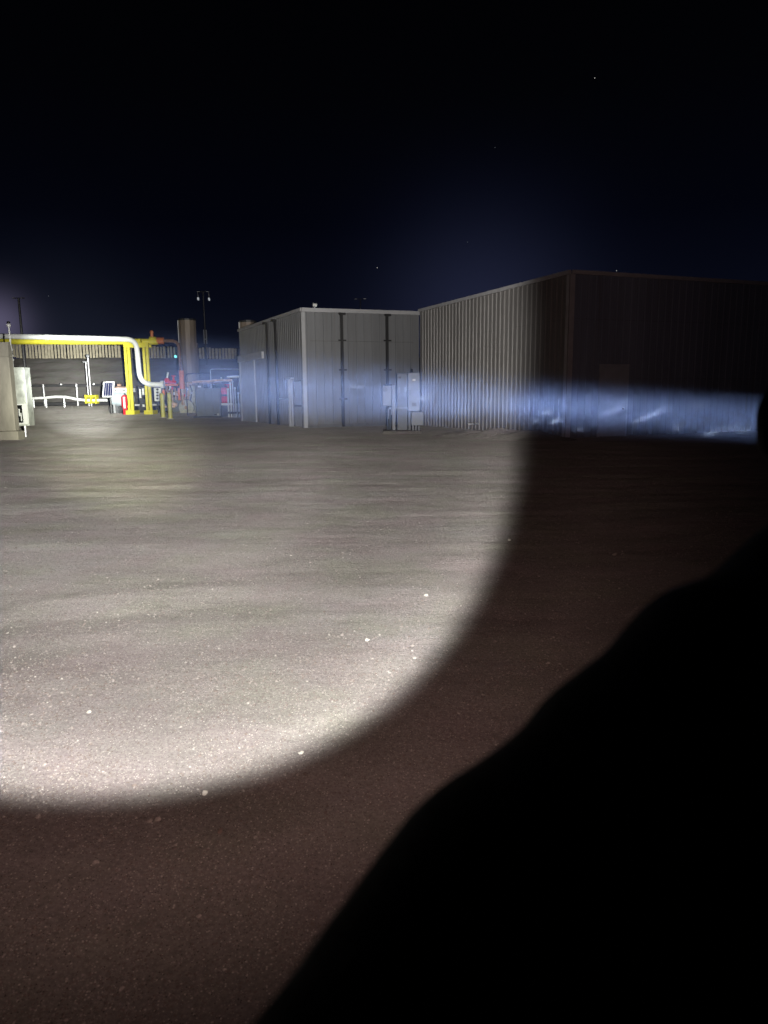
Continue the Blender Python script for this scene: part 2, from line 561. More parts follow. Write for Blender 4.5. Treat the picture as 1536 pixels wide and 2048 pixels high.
# ------------------------------------------------------------------ far dirt bank
nx, ny = 200, 70
hx = np.linspace(-150, 70, nx); hv = np.linspace(0, 1, ny)
hv3 = []
for j, v in enumerate(hv):
    for i, x in enumerate(hx):
        y = 82 + 60 * v
        s = min(1, v / .52)
        top = 7.3 - .012 * (x + 45) if x > -45 else 7.3 + .01 * (x + 45)
        prof = (s * s * (3 - 2 * s)) * .55 + s * .45
        if v > .75:
            prof *= 1 - ((v - .75) / .25) ** 2
        n = mnoise.fractal(Vector((x * .09, y * .16, 1.7)), .8, 2.0, 5) * .55 + mnoise.noise(Vector((x * .45, y * .25, 5))) * .25
        hv3.append((x + mnoise.noise(Vector((x * .1, y * .1, 9))) * 1.5, y, .35 + prof * top + n * min(1, s * 4) * (.4 + .6 * (1 - abs(2 * s - 1)))))
hm = MB()
hm.add(hv3, [(j * nx + i, j * nx + i + 1, (j + 1) * nx + i + 1, (j + 1) * nx + i) for j in range(ny - 1) for i in range(nx - 1)])
hill = hm.build('hill', M['hill'], smooth=True)
tag(hill, kind='structure')


# ------------------------------------------------------------------ steel buildings
def ribbed(p0, p1, z0, z1, out, pitch, w, h, flat=False):
    """a wall sheet from p0 to p1 with trapezoid ribs standing out of it"""
    p0, p1 = Vector(p0), Vector(p1)
    d = (p1 - p0); Lw = d.length; d.normalize()
    prof = []
    n = int(Lw / pitch)
    prof.append((0, 0))
    for i in range(n + 1):
        c = (i + .5) * pitch
        if c + w > Lw: break
        prof += [(c - w * .5, 0), (c - w * .25, h), (c + w * .25, h), (c + w * .5, 0)]
        if not flat:
            for k in (1, 2):
                q = c + pitch * k / 3
                if q + .03 < Lw and k * pitch / 3 + .03 < pitch - w * .5:
                    prof += [(q - .02, 0), (q - .01, h * .14), (q + .01, h * .14), (q + .02, 0)]
    prof.append((Lw, 0))
    b = MB()
    vs = []
    for s, o in prof:
        q = p0 + d * s + out * o
        vs += [(q.x, q.y, z0), (q.x, q.y, z1)]
    b.add(vs, [(2 * i, 2 * i + 2, 2 * i + 3, 2 * i + 1) for i in range(len(prof) - 1)])
    return b


def flatv(v): return Vector((v.x, v.y, 0))


def on_wall(p0, d, out, px, off=0.0):
    """distance along a wall and the plan point where the line of sight of column px (at eye level) meets it"""
    r_ = ray(px, 788)
    # solve CAM + r*s = p0 + d*t  in plan
    det = r_.x * (-d.y) - r_.y * (-d.x)
    q = p0 - CAM
    s = (q.x * (-d.y) - q.y * (-d.x)) / det
    pt = CAM + r_ * s
    tt = (flatv(pt) - flatv(p0)).dot(d)
    return tt, flatv(p0 + d * tt + out * off)


def zpix(pt, px, py):
    """height at plan point pt that shows at row py"""
    lo, hi = -2., 30.
    inv = rot.transposed()
    for _ in range(50):
        z = (lo + hi) / 2
        q = inv @ (Vector((pt.x, pt.y, z)) - CAM)
        y = CY + FPX * q.y / q.z
        if y > py: lo = z
        else: hi = z
    return z


# ---- building A (further, pale grey)
A0 = G(611, 856); A0.z = 0
HA = zpix(A0, 605, 618)
A1 = flatv(H(838, 625, HA))
A2 = flatv(H(478, 660.5, HA))
dF = (A1 - A0).normalized(); dL = (A2 - A0).normalized()
oF = Vector((dF.y, -dF.x, 0)); oL = Vector((-dL.y, dL.x, 0))
if oF.dot(CAM - A0) < 0: oF = -oF
if oL.dot(CAM - A0) < 0: oL = -oL
A3 = A1 + (A2 - A0)
bA = thing('metal_building', A0, 'pale grey ribbed steel building with white corner trim and black downspouts', 'building')
ribbed(A0, A1, -.1, HA, oF, .41, .05, .022, True).build('wall', M['panel_light'], bA)
ribbed(A0, A2, -.1, HA, oL, .305, .06, .03).build('wall', M['panel_light'], bA)
ribbed(A2, A3, -.1, HA, -oF, .41, .05, .022, True).build('wall', M['panel_light'], bA)
ribbed(A1, A3, -.1, HA, -oL, .41, .05, .022, True).build('wall', M['panel_light'], bA)
m_ = MB()
cA = (A0 + A1 + A2 + A3) / 4
m_.add([(*p.xy, HA - .02) for p in (A0, A1, A3, A2)] + [(*((A0 + A2) / 2).xy, HA + .06), (*((A1 + A3) / 2).xy, HA + .06)], [(0, 1, 5, 4), (4, 5, 2, 3), (0, 4, 3), (1, 2, 5)])
m_.build('roof', M['roof'], bA)
UP = Vector((0, 0, 1))


def strip(mb, p, d, out, L_, z0, z1, th, off):
    c = p + d * (L_ / 2) + out * (off + th / 2)
    mb.box((c.x, c.y, (z0 + z1) / 2), (L_, th, z1 - z0), (d, out, UP))
    return mb


LF, LL = (A1 - A0).length, (A2 - A0).length
strip(MB(), A0 - dF * .06, dF, oF, LF + .05, HA - .13, HA + .05, .10, .026).build('eave_trim', M['trim_white'], bA)
strip(MB(), A0, dL, oL, LL, HA - .09, HA + .05, .08, .034).build('eave_trim', M['trim_tan'], bA)
m_ = MB()
strip(m_, A0 - dF * .06, dF, oF, .17, -.1, HA - .135, .02, .026)
strip(m_, A0 + dL * .02, dL, oL, .1, -.1, HA - .095, .02, .034)
m_.build('corner_trim', M['trim_white'], bA)
# panel joint
strip(MB(), A0 + dF * .35, dF, oF, 5.3, zpix(A0, 607, 681.5) - .012, zpix(A0, 607, 681.5) + .012, .004, .024).build('panel_joint', M['panel_seam'], bA)


strip(MB(), A0 + dF * .15, dF, oF, LF - .2, 0, .16, .03, .024).build('base_trim', M['panel_seam'], bA)


def downspout(p0, d, out, px, ztop, zbot, rows, w=.13):
    t_, q = on_wall(p0, d, out, px, .035)
    mb = MB()
    strip(mb, q - d * w / 2, d, out, w, zbot, ztop, .1, .0)
    ds = mb.build('downspout', M['black'], bA)
    for py in rows:
        z = zpix(q, px, py)
        strip(MB(), q - d * .2, d, out, .40, z - .035, z + .035, .03, .102).build('bracket', M['black'], ds)
    # hopper
    hp = MB()
    strip(hp, q - d * .16, d, out, .32, ztop - .10, ztop, .14, .104)
    hp.build('hopper', M['black'], ds)


downspout(A0, dF, oF, 685, HA - .14, 0.02, (681, 740, 798))
downspout(A0, dF, oF, 774, HA - .14, 0.02, (681.5, 740, 770))
downspout(A0, dL, oL, 541, HA - .1, 0.02, ())
downspout(A0, dL, oL, 558, HA - .1, 0.02, ())
# personnel door near the corner on the long side
t0_, _ = on_wall(A0, dL, oL, 607.5)
t1_, _ = on_wall(A0, dL, oL, 592)
t2_, _ = on_wall(A0, dL, oL, 584)
pd = A0 + dL * t1_
zt = zpix(pd, 595, 761)
dr = MB()
strip(dr, A0 + dL * (t0_ + .02), dL, oL, t1_ - t0_ - .04, .05, zt - .06, .05, .036)
door = dr.build('door', M['door_grey'], bA)
fr = MB()
strip(fr, A0 + dL * (t0_ - .10), dL, oL, .11, .0, zt, .09, .036)
strip(fr, A0 + dL * (t1_ - .03), dL, oL, .15, .0, zt, .09, .036)
strip(fr, A0 + dL * (t0_ + .01), dL, oL, t1_ - t0_ - .05, zt - .055, zt, .08, .036)
fr.build('door_frame', M['frame_dark'], door)
hb = MB(); strip(hb, A0 + dL * (t0_ + .05), dL, oL, t1_ - t0_ - .1, 1.02, 1.12, .05, .088)
hb.build('push_bar', M['frame_dark'], door)
jb = MB()
strip(jb, A0 + dL * (t1_ + .14), dL, oL, .12, 0, zt + .02, .16, .036)
strip(jb, A0 + dL * (t2_ - .05), dL, oL, .12, 0, zt + .06, .16, .036)
strip(jb, A0 + dL * (t1_ + .14), dL, oL, t2_ - t1_ + .2, zt + .065, zt + .15, .2, .036)
jb.build('door_surround', M['trim_white'], door)
# handrail stub
_, q0 = on_wall(A0, dL, oL, 581, .12); _, q1 = on_wall(A0, dL, oL, 563, .12)
z_ = zpix(q0, 580, 798)
m_ = MB(); m_.tube([q0 + UP * z_, q1 + UP * z_], .035, 8); m_.tube([q0 + UP * z_, q0 - oL * .1 + UP * z_], .03, 6); m_.tube([q1 + UP * z_, q1 - oL * .1 + UP * z_], .03, 6)
m_.build('handrail', M['galv'], bA)
# big door at the far end with canopy
t3, _ = on_wall(A0, dL, oL, 512); t4, _ = on_wall(A0, dL, oL, 485)
pe = A0 + dL * t3
zt2 = zpix(pe, 510, 714)
dr = MB(); strip(dr, A0 + dL * t3, dL, oL, t4 - t3, .02, zt2 - .1, .03, .036)
bigd = dr.build('rolling_door', M['door_grey'], bA)
fr = MB()
strip(fr, A0 + dL * (t3 - .17), dL, oL, .16, 0, zt2, .08, .036)
strip(fr, A0 + dL * (t4 + .01), dL, oL, .16, 0, zt2, .08, .036)
strip(fr, A0 + dL * t3, dL, oL, t4 - t3, zt2 - .095, zt2, .08, .036)
fr.build('door_frame', M['trim_white'], bigd)
t5, _ = on_wall(A0, dL, oL, 532)
zc = zpix(A0 + dL * t5, 532, 703)
m_ = MB(); strip(m_, A0 + dL * t5, dL, oL, LL - t5, zc - .38, zc, .14, .036)
m_.build('canopy', M['trim_tan'], bA)
# floodlight on the eave
pf = A0 + dF * on_wall(A0, dF, oF, 634)[0]
zf = HA + .05
m_ = MB(); m_.cyl(pf + UP * zf, pf + UP * (zf + .12), .02, 8)
m_.box(pf + UP * (zf + .16), (.20, .12, .13), (dF, (oF - UP * .5).normalized(), (UP + oF * .5).normalized()))
m_.build('floodlight', M['white'], bA)

# ---- building B (nearer, right)
B0 = G(1131.5, 876); B0.z = 0
HB = zpix(B0, 1140, 542)
B1 = flatv(H(840, 620, HB))
B2 = flatv(H(1536, 566, HB))
eL = (B1 - B0).normalized(); eR = (B2 - B0).normalized()
B2 = B0 + eR * ((B2 - B0).length * 1.5)
B3 = B1 + (B2 - B0)
nL = Vector((eL.y, -eL.x, 0)); nR = Vector((eR.y, -eR.x, 0))
if nL.dot(CAM - B0) < 0: nL = -nL
if nR.dot(CAM - B0) < 0: nR = -nR
bB = thing('metal_building', B0, 'large dark tan ribbed steel building with one plain door, at right', 'building')
tag(bB, 'large taller tan ribbed steel building with one plain door on its shadowed side')
ribbed(B0, B1, -.1, HB, nL, .305, .075, .038).build('wall', M['panel_tan'], bB)
ribbed(B0, B2, -.1, HB, nR, .305, .075, .038).build('wall', M['panel_dim_lightened'], bB)
ribbed(B1, B3, -.1, HB, -nR, .305, .075, .038, True).build('wall', M['panel_tan'], bB)
ribbed(B2, B3, -.1, HB, -nL, .305, .075, .038, True).build('wall', M['panel_tan'], bB)
m_ = MB()
m_.add([(*p.xy, HB - .03) for p in (B0, B1, B3, B2)] + [(*((B0 + B2) / 2).xy, HB + .05), (*((B1 + B3) / 2).xy, HB + .05)], [(0, 4, 5, 1), (4, 3, 2, 5), (0, 3, 4), (1, 5, 2)])
m_.build('roof', M['roof'], bB)
for zl_ in (2.05, 4.1):
    strip(MB(), B0 + eR * .3, eR, nR, (B2 - B0).length - .4, zl_ - .006, zl_ + .006, .003, .001).build('sheet_lap', M['panel_seam'], bB)
    strip(MB(), B0 + eL * .3, eL, nL, (B1 - B0).length - .4, zl_ - .006, zl_ + .006, .003, .001).build('sheet_lap', M['panel_seam'], bB)
strip(MB(), B0 - eL * .05, eL, nL, (B1 - B0).length + .05, HB - .1, HB + .03, .07, .042).build('eave_trim', M['trim_tan'], bB)
strip(MB(), B0, eR, nR, (B2 - B0).length, HB - .1, HB + .03, .07, .042).build('eave_trim', M['trim_tan'], bB)
m_ = MB()
strip(m_, B0 - eR * .06, eR, nR, .19, -.1, HB - .105, .02, .042)
strip(m_, B0 + eL * .02, eL, nL, .14, -.1, HB - .105, .02, .042)
m_.build('corner_trim', M['trim_tan'], bB)
ta, qa = on_wall(B0, eR, nR, 1199); tb, qb = on_wall(B0, eR, nR, 1249)
ztd = zpix(qa, 1199, 733)
m_ = MB(); strip(m_, B0 + eR * ta, eR, nR, tb - ta, .02, ztd, .04, .040)
dB = m_.build('door', M['door_dark'], bB)
m_ = MB(); strip(m_, B0 + eR * (ta - .09), eR, nR, .085, 0, ztd + .08, .05, .040); strip(m_, B0 + eR * (tb + .005), eR, nR, .085, 0, ztd + .08, .05, .040)
strip(m_, B0 + eR * ta, eR, nR, tb - ta, ztd + .005, ztd + .08, .05, .040)
m_.build('door_frame', M['door_dark'], dB)
m_ = MB(); pk = B0 + eR * (tb - .12) + nR * .12 + UP * 1.0; m_.sphere(pk, .045, 8); m_.cyl(pk, pk - nR * .06, .02, 6)
m_.build('handle', M['galv'], dB)

# ------------------------------------------------------------------ electrical gear in front of building A
YE = 30.0


def pbox(mb, x0, x1, y0, y1, Y, dep):
    """a box that fills columns x0-x1 and rows y0-y1 at distance Y, dep deep behind it"""
    a = D((x0 + x1) / 2, (y0 + y1) / 2, Y)
    w = (x1 - x0) * Y / FPX * 1.0
    h = (y1 - y0) * Y / FPX * .995
    mb.box((a.x, Y + dep / 2, a.z), (w, dep, h))
    return a, w, h


def base_of(px, py, Y): 
    p = D(px, py, Y); return Vector((p.x, Y, gh(p.x, Y)))


YC = G(828, 866).y
c = thing('electrical_cabinet', base_of(804, 862, YC), 'tall narrow grey electrical cabinet with a handle between post and wide cabinet', 'cabinet', 'electrical gear beside the building corner')
m_ = MB(); a, w, h = pbox(m_, 794, 815, 748, 864, YC + .1, .5); m_.build('cabinet_body', M['cabinet_dark'], c, bevel=.02)
m_ = MB(); pbox(m_, 796.5, 812.5, 752, 812, YC + .075, .024); d_ = m_.build('door', M['cabinet_dark'], c)
m_ = MB(); pbox(m_, 797.5, 800.5, 774, 786, YC + .03, .05); m_.build('handle', M['cabinet'], d_)
m_ = MB(); pbox(m_, 809, 813.5, 774, 784, YC + .03, .05); m_.build('lock_box', M['cabinet'], d_)
m_ = MB(); pbox(m_, 797, 802, 753, 757, YC + .068, .006); m_.build('nameplate', M['black'], d_)
m_ = MB(); pbox(m_, 796.5, 812.5, 818, 856, YC + .075, .024); m_.build('lower_panel', M['cabinet_dark'], c)

c = thing('electrical_cabinet', base_of(828, 862, YC), 'wide pale grey electrical cabinet raised on a pedestal beside the ribbed wall', 'cabinet', 'electrical gear beside the building corner')
m_ = MB(); pbox(m_, 816, 839.5, 746, 822, YC, .6); m_.build('cabinet_body', M['cabinet'], c, bevel=.02)
m_ = MB(); pbox(m_, 818, 837.5, 750, 818, YC - .03, .028); d_ = m_.build('door', M['cabinet'], c)
m_ = MB(); pbox(m_, 819, 821, 780, 790, YC - .07, .038); m_.build('handle', M['cabinet_dark'], d_)
m_ = MB(); pbox(m_, 825, 831, 758, 762, YC - .036, .005); m_.build('nameplate', M['paper'], d_)
for py in (806, 808.5, 811): m_ = MB(); pbox(m_, 824, 833, py, py + 1, YC - .036, .005); m_.build('vent_slot', M['black'], d_)
m_ = MB(); pbox(m_, 816.5, 821, 823, 866, YC + .05, .3); m_.build('pedestal', M['cabinet_dark'], c)
m_ = MB(); p_ = D(824, 744, YC + .3); m_.cyl(p_ - UP * .05, p_ + UP * .12, .035, 8); m_.build('conduit_stub', M['black'], c)

c = thing('transformer_box', base_of(834, 866, YC - .5), 'low grey electrical box standing on three short pipe legs', 'electrical box', 'electrical gear beside the building corner')
m_ = MB(); pbox(m_, 822.5, 847, 824, 851, YC - .6, .5); m_.build('box_body', M['cabinet'], c, bevel=.02)
m_ = MB(); pbox(m_, 824.5, 845, 826, 849, YC - .63, .028); m_.build('door', M['cabinet'], c)
for px in (826, 832, 838):
    m_ = MB(); p_ = D(px, 851, YC - .35); m_.cyl((p_.x, p_.y, p_.z), (p_.x, p_.y, -.02), .045, 8); m_.build('leg', M['galv'], c)

c = thing('meter_box', base_of(775, 860, YC + .5), 'small square grey meter box mounted on the pipe frame by the downspout', 'meter box', 'electrical gear beside the building corner')
m_ = MB(); pbox(m_, 765, 783, 772, 812, YC + .5, .3); m_.build('box_body', M['cabinet'], c, bevel=.02)
m_ = MB(); pbox(m_, 767, 776, 785, 810, YC + .47, .028); m_.build('door', M['cabinet'], c)
m_ = MB(); a_ = D(770, 779, YC + .45); m_.cyl((a_.x, YC + .499, a_.z), (a_.x, YC + .38, a_.z), .1, 14); m_.build('meter_dial', M['cabinet_dark'], c)
for px in (775.5, 780.5):
    m_ = MB(); p_ = D(px, 812, YC + .62); m_.cyl((p_.x, p_.y, p_.z + .01), (p_.x, p_.y, -.02), .05, 8); m_.build('leg', M['cabinet_dark'], c)
m_ = MB(); p0 = D(777, 816, YC + .42); p1 = D(783, 816, YC + .42); lo_ = D(783, 830, YC + .42); lo0 = D(777, 838, YC + .42)
m_.tube([lo0] + arc(lo0, p0, p1, .12) + arc(p0, p1, lo_, .12) + [lo_], .03, 6); m_.build('conduit', M['galv'], c)

c = thing('conduit_post', base_of(787, 860, YC + .2), 'pale square post standing between the meter box and narrow cabinet', 'post')
m_ = MB(); pbox(m_, 784.5, 790, 771, 862, YC + .2, .12); m_.build('post_shaft', M['cabinet'], c)
m_ = MB(); pbox(m_, 784.5, 815, 814, 818, YC + .02, .06); m_.build('cross_channel', M['cabinet'], c)
m_ = MB(); pbox(m_, 766, 842, 862.5, 867.5, YC - .9, 2.0); pad = m_.build('concrete_pad', M['mound'], None)
tag(pad, 'thin concrete pad under the grey electrical cabinets', 'concrete pad')

# mound of loose dirt along the wall
mv, mf = [], []
n1, n2 = 60, 28
P0, P1 = G(838, 872), G(1085, 884)
for j in range(n2):
    for i in range(n1):
        u, v = i / (n1 - 1), j / (n2 - 1)
        p = P0.lerp(P1, u) + (nL * -1) * (v * 2.6 - .2)
        e = math.sin(math.pi * min(1, max(0, u))) ** .7 * math.sin(math.pi * v) ** 1.1
        z = (.36 + .16 * mnoise.noise(Vector((u * 9, v * 3, 2))) + .10 * mnoise.noise(Vector((u * 30, v * 9, 5)))) * e
        mv.append((p.x, p.y, z - .06 + gh(p.x, p.y)))
for j in range(n2 - 1):
    for i in range(n1 - 1):
        mf.append((j * n1 + i, j * n1 + i + 1, (j + 1) * n1 + i + 1, (j + 1) * n1 + i))
m_ = MB(); m_.add(mv, mf); o = m_.build('dirt_mound', M['mound'], smooth=True); tag(o, kind='structure')


def scrap(px, py, w, label):
    p = G(px, py + 6)
    b = MB()
    n = 9
    vs = []
    for j in range(n):
        for i in range(n):
            x, y = (i / (n - 1) - .5) * w, (j / (n - 1) - .5) * w * .7
            vs.append((p.x + x, p.y + y, p.z + .30 + .11 * mnoise.noise(Vector((x * 7 + px, y * 8, 1))) + .03))
    b.add(vs, [(j * n + i, j * n + i + 1, (j + 1) * n + i + 1, (j + 1) * n + i) for j in range(n - 1) for i in range(n - 1)])
    o = b.build('plastic_scrap', M['plastic'], smooth=True)
    tag(o, label, 'litter', 'white litter on the dirt mound')


scrap(946, 858, .42, 'larger crumpled white scrap on the dirt mound by the ribbed wall')
scrap(968, 853, .16, 'small white scrap on the dirt mound, right of the larger scrap')

# ------------------------------------------------------------------ left edge: concrete block, cabinet, mast
YL = G(15, 879).y
c = thing('concrete_wall', base_of(8, 879, YL), 'tall weathered concrete wall end on a wider plinth at the left edge', 'wall')
pl = D(24, 700, YL)
a = D(-60, 850, YL); b = D(28, 858, YL)
top = D(10, 683, YL).z
m_ = MB(); xr = D(20, 780, YL).x
m_.bbox((xr - 2.6, YL + .12, .32), (xr, YL + .45, top - .55)); m_.build('wall_body', M['concrete'], c, bevel=.03)
m_ = MB(); m_.add([(xr - 2.6, YL + .12, top - .545), (xr, YL + .12, top - .545), (xr, YL + .45, top - .545), (xr - 2.6, YL + .45, top - .545),
                   (xr - 2.6, YL + .3, top), (xr - .05, YL + .3, top), (xr - .05, YL + .45, top), (xr - 2.6, YL + .45, top)],
                  [(0, 1, 5, 4), (1, 2, 6, 5), (2, 3, 7, 6), (3, 0, 4, 7), (4, 5, 6, 7)])
m_.build('sloped_top', M['concrete'], c)
m_ = MB(); m_.bbox((xr - 2.7, YL, -.1), (xr + .14, YL + .55, .318)); m_.build('plinth', M['concrete'], c, bevel=.03)

YM = YL + 1.6
c = thing('meter_cabinet', base_of(40, 850, YM), 'white smudged utility cabinet with dark glass window hung beside the concrete wall', 'cabinet')
m_ = MB(); a, w, h = pbox(m_, 22.5, 53, 736, 851, YM, .5); m_.build('cabinet_body', M['white_smudged'], c, bevel=.03)
m_ = MB(); pbox(m_, 24.5, 48, 739, 807, YM - .03, .028); m_.build('upper_door', M['white_smudged'], c)
m_ = MB(); pbox(m_, 26, 54.5, 808, 848, YM - .04, .038); ld = m_.build('lower_door', M['white'], c)
m_ = MB(); pbox(m_, 30.5, 45, 810.5, 845.5, YM - .05, .008); wn = m_.build('window', M['glass_dark'], ld)
m_ = MB(); pbox(m_, 33, 36, 815, 844, YM - .065, .012); pbox(m_, 37.5, 40, 818, 832, YM - .065, .012); pbox(m_, 41.5, 43.5, 826, 842, YM - .065, .012); m_.build('gauge', M['white'], wn)
m_ = MB(); p_ = D(34, 851, YM + .2); m_.cyl((p_.x, p_.y, p_.z), (p_.x, p_.y, -.02), .04, 8); m_.build('conduit', M['galv'], c)
m_ = MB(); p_ = D(50, 851, YM + .3); m_.cyl((p_.x, p_.y, p_.z), (p_.x, p_.y, -.02), .05, 8); m_.build('leg', M['galv'], c)
c = thing('antenna_mast', D(25, 734, YM + .2), 'thin white antenna mast with ball tip and insulators above the white cabinet', 'antenna')
m_ = MB(); p0 = D(25.5, 735.5, YM + .2); p1 = D(15.5, 652, YM + .2); p0.z += .0
p1 = Vector((p0.x + .0, p0.y, p1.z)); m_.tube([p0, p1], [.045, .028], 8); m_.build('pole', M['white'], c)
m_ = MB(); m_.sphere(p1 + UP * .03, .085, 12, (1, 1, .9)); m_.build('ball_tip', M['white'], c, True)
m_ = MB(); m_.sphere(p1 + UP * .14, .07, 10, (1, 1, .7)); m_.build('cap', M['black'], c, True)
for py in (699, 711, 720):
    z = D(22, py, YM + .2).z
    m_ = MB(); m_.tube([(p0.x, p0.y, z - .05), (p0.x, p0.y, z), (p0.x, p0.y, z + .05)], [.05, .09, .05], 10); m_.build('insulator', M['white'], c, True)

# ------------------------------------------------------------------ overhead pipes and support frame
YP = G(268, 829).y          # portal
k = YP / FPX
YW = YP - .5
w0 = D(-330, 664, YW - 3.5); w1 = D(272, 679, YW)
c = thing('white_pipe', Vector((w1.x, w1.y, 0)), 'thick white overhead pipe bending down through the yellow portal frame', 'pipe')
r_w = 4.9 * k
dn = D(284, 768, YW); dn.x = w1.x + 0.15
e1 = D(322, 769, YW + .2)
corner2 = Vector((w1.x + .10, YW, D(285, 769, YW).z))
path = [w0] + arc(w0, w1, corner2, .75) + arc(w1, corner2, e1, 1.0) + [e1]
m_ = MB(); m_.tube(path, r_w, 16); m_.build('pipe_run', M['white_pipe'], c, True)
j = w0.lerp(w1, .62)
for t_ in (.69, .52):
    q = w0.lerp(w1, t_); dd = (w1 - w0).normalized()
    m_ = MB(); m_.tube([q - dd * .12, q + dd * .12], r_w * 1.12, 16); m_.build('clamp', M['dark_steel'] if t_ < .55 else M['white_pipe'], c)
m_ = MB(); q = e1; m_.tube([q, q + Vector((.25, 0, 0))], r_w * 1.5, 16); m_.build('flange', M['white_pipe'], c)

YY_ = YP + .5
y0 = D(-330, 681.5, YY_ - 3.5); y1 = D(316, 683.5, YY_)
c = thing('yellow_pipe', Vector((y1.x, y1.y, 0)), 'long yellow overhead pipe running just under and past the white pipe', 'pipe')
m_ = MB(); m_.tube([y0, y1], 5.9 * k, 14); m_.build('pipe_run', M['yellow'], c, True)
dd = (y1 - y0).normalized()
m_ = MB(); q = D(306, 681, YY_); m_.tube([q - dd * .25, q + dd * .25], 7.5 * k, 14); m_.build('flange', M['yellow'], c)
m_ = MB(); q = D(304, 675, YY_); m_.cyl(q, q + UP * .35, .12, 8); m_.sphere(q + UP * .4, .16, 8); m_.build('valve_stem', M['orange'], c)
m_ = MB(); q = D(319, 681.5, YY_); m_.tube([q - dd * .2, q + dd * .35], 6.4 * k, 14); m_.build('orange_coupling', M['orange'], c)
b0 = D(322, 681.5, YY_); b1 = D(356.5, 682, YY_); b2 = D(359.5, 768, YY_); b2.x = b1.x + .1
c = thing('brown_pipe', Vector((b2.x, b2.y, 0)), 'thin rusty brown pipe turning down into an orange sleeve', 'pipe')
m_ = MB(); m_.tube([b0] + arc(b0, b1, b2, .55) + [b2], 3.3 * k, 12); m_.build('pipe_run', M['rust'], c, True)
s0 = Vector((b2.x, b2.y, D(358, 741, YY_).z)); s1 = Vector((b2.x, b2.y, D(360, 778, YY_).z))
m_ = MB(); m_.tube([s0, s1], 5.0 * k, 14); m_.build('sleeve', M['salmon'], c)
m_ = MB(); m_.tube([s1, Vector((s1.x, s1.y, s1.z - 1.3))], 3.0 * k, 12); m_.build('riser', M['rust_tan'], c)

c = thing('pipe_support_frame', base_of(285, 829, YP), 'bright yellow steel portal frame of doubled posts carrying the overhead pipes', 'pipe support')
zt = D(276, 686, YP).z
for px, Y in ((253.5, YP), (290.5, YP)):
    for s, dY in ((-1, 0), (1, .7)):
        x = D(px + s * 3.4, 690, Y + dY).x
        m_ = MB(); m_.box((x, Y + dY, (zt - .32) / 2), (5.0 * k, .16, zt - .32)); m_.build('post', M['yellow'], c)
for dY in (0, .7):
    xa, xb = D(247.5, 690, YP).x, D(297, 690, YP).x
    m_ = MB(); m_.box(((xa + xb) / 2, YP + dY, zt - .155), (xb - xa, .2, .32)); m_.build('beam', M['yellow'], c)
for px in (253.5, 290.5):
    x = D(px, 690, YP).x
    m_ = MB(); m_.box((x, YP + .35, gz(YP) + .16), (17 * k, 1.3, .34)); m_.build('base_plate', M['yellow'], c)
m_ = MB(); zz = D(270, 690, YP).z; 
for px in (262, 282):
    x = D(px, 687, YP).x; m_ = MB(); m_.box((x, YP + .1, zt + .16), (.12, .9, .3)); m_.build('pipe_saddle', M['yellow'], c)


def bollard(px, py, ptop, label):
    p = on_ground(px, py)
    c = thing('bollard', p, label, 'bollard', 'yellow bollards before the equipment')
    zt = zpix(p, px, ptop)
    r = 4.3 * p.y / FPX
    m_ = MB(); m_.tube([p - UP * .1, Vector((p.x, p.y, zt - r * .6)), Vector((p.x, p.y, zt - r * .15)), Vector((p.x, p.y, zt))], [r, r, r * .75, r * .15], 14)
    m_.build('bollard_post', M['yellow_dull'], c, True)
    m_ = MB(); m_.tube([p - UP * .1, p + UP * .06], r * 1.7, 14); m_.build('footing', M['concrete'], c)


bollard(326.5, 835, 786, 'dull yellow bollard nearest the yellow portal frame')
bollard(341, 838, 785, 'dull yellow bollard nearest the grey green box')

# ------------------------------------------------------------------ ground pipe, rail fence, vents behind
YR = 80.0
c = thing('pipe_rail_fence', base_of(130, 812, YR), 'dark pipe rail fence with two rails at the foot of the dirt bank', 'fence')
za, zb = D(120, 771, YR).z, D(120, 808, YR).z
xa, xb = D(-60, 771, YR).x, D(246, 771, YR).x
kr = YR / FPX
m_ = MB(); m_.tube([(xa, YR, za), (xb, YR, za)], 2.3 * kr, 8); m_.build('rail', M['rail'], c)
m_ = MB(); m_.tube([(xa, YR, zb), (xb, YR, zb)], 3.6 * kr, 8); m_.build('rail', M['rail'], c)
for px in (24, 90, 156, 222):
    x = D(px, 790, YR).x
    m_ = MB(); m_.tube([(x, YR - .2, .2), (x, YR - .2, za + .12)], 1.9 * kr, 8); m_.build('post', M['post_steel'], c)
for px in (55, 123, 188):
    x = D(px, 770, YR).x
    m_ = MB(); m_.sphere((x, YR - .1, za + .12), .14, 8); m_.build('rail_knob', M['galv'], c)

YG = 74.0
kg = YG / FPX
c = thing('ground_pipe', base_of(130, 812, YG), 'long white pipe running low across the bank with a slight hump', 'pipe')
pp = [D(20, 798, YG), D(58, 797, YG), D(90, 795.5, YG), D(112, 793.5, YG), D(132, 794, YG), D(150, 798, YG), D(170, 800.5, YG), D(215, 800.5, YG)]
m_ = MB(); m_.tube(pp, 2.7 * kg, 12); m_.build('pipe_run', M['white_pipe'], c, True)
for px, py in ((67, 799), (128, 797), (92, 799)):
    p_ = D(px, py, YG + .1); m_ = MB(); m_.cyl((p_.x, p_.y, p_.z), (p_.x, p_.y, .2), .09, 8); m_.build('pipe_stand', M['galv'], c)
c = thing('pipe_clamp', base_of(181, 806, YG), 'yellow open clamp bracket holding the low white pipe', 'bracket')
for px in (171, 181, 191):
    m_ = MB(); pbox(m_, px - 1.4, px + 1.4, 790, 807, YG - .35, .7); m_.build('upright', M['yellow'], c)
m_ = MB(); pbox(m_, 172.4, 190, 791.5, 794, YG - .3, .14); m_.build('bar', M['yellow'], c)
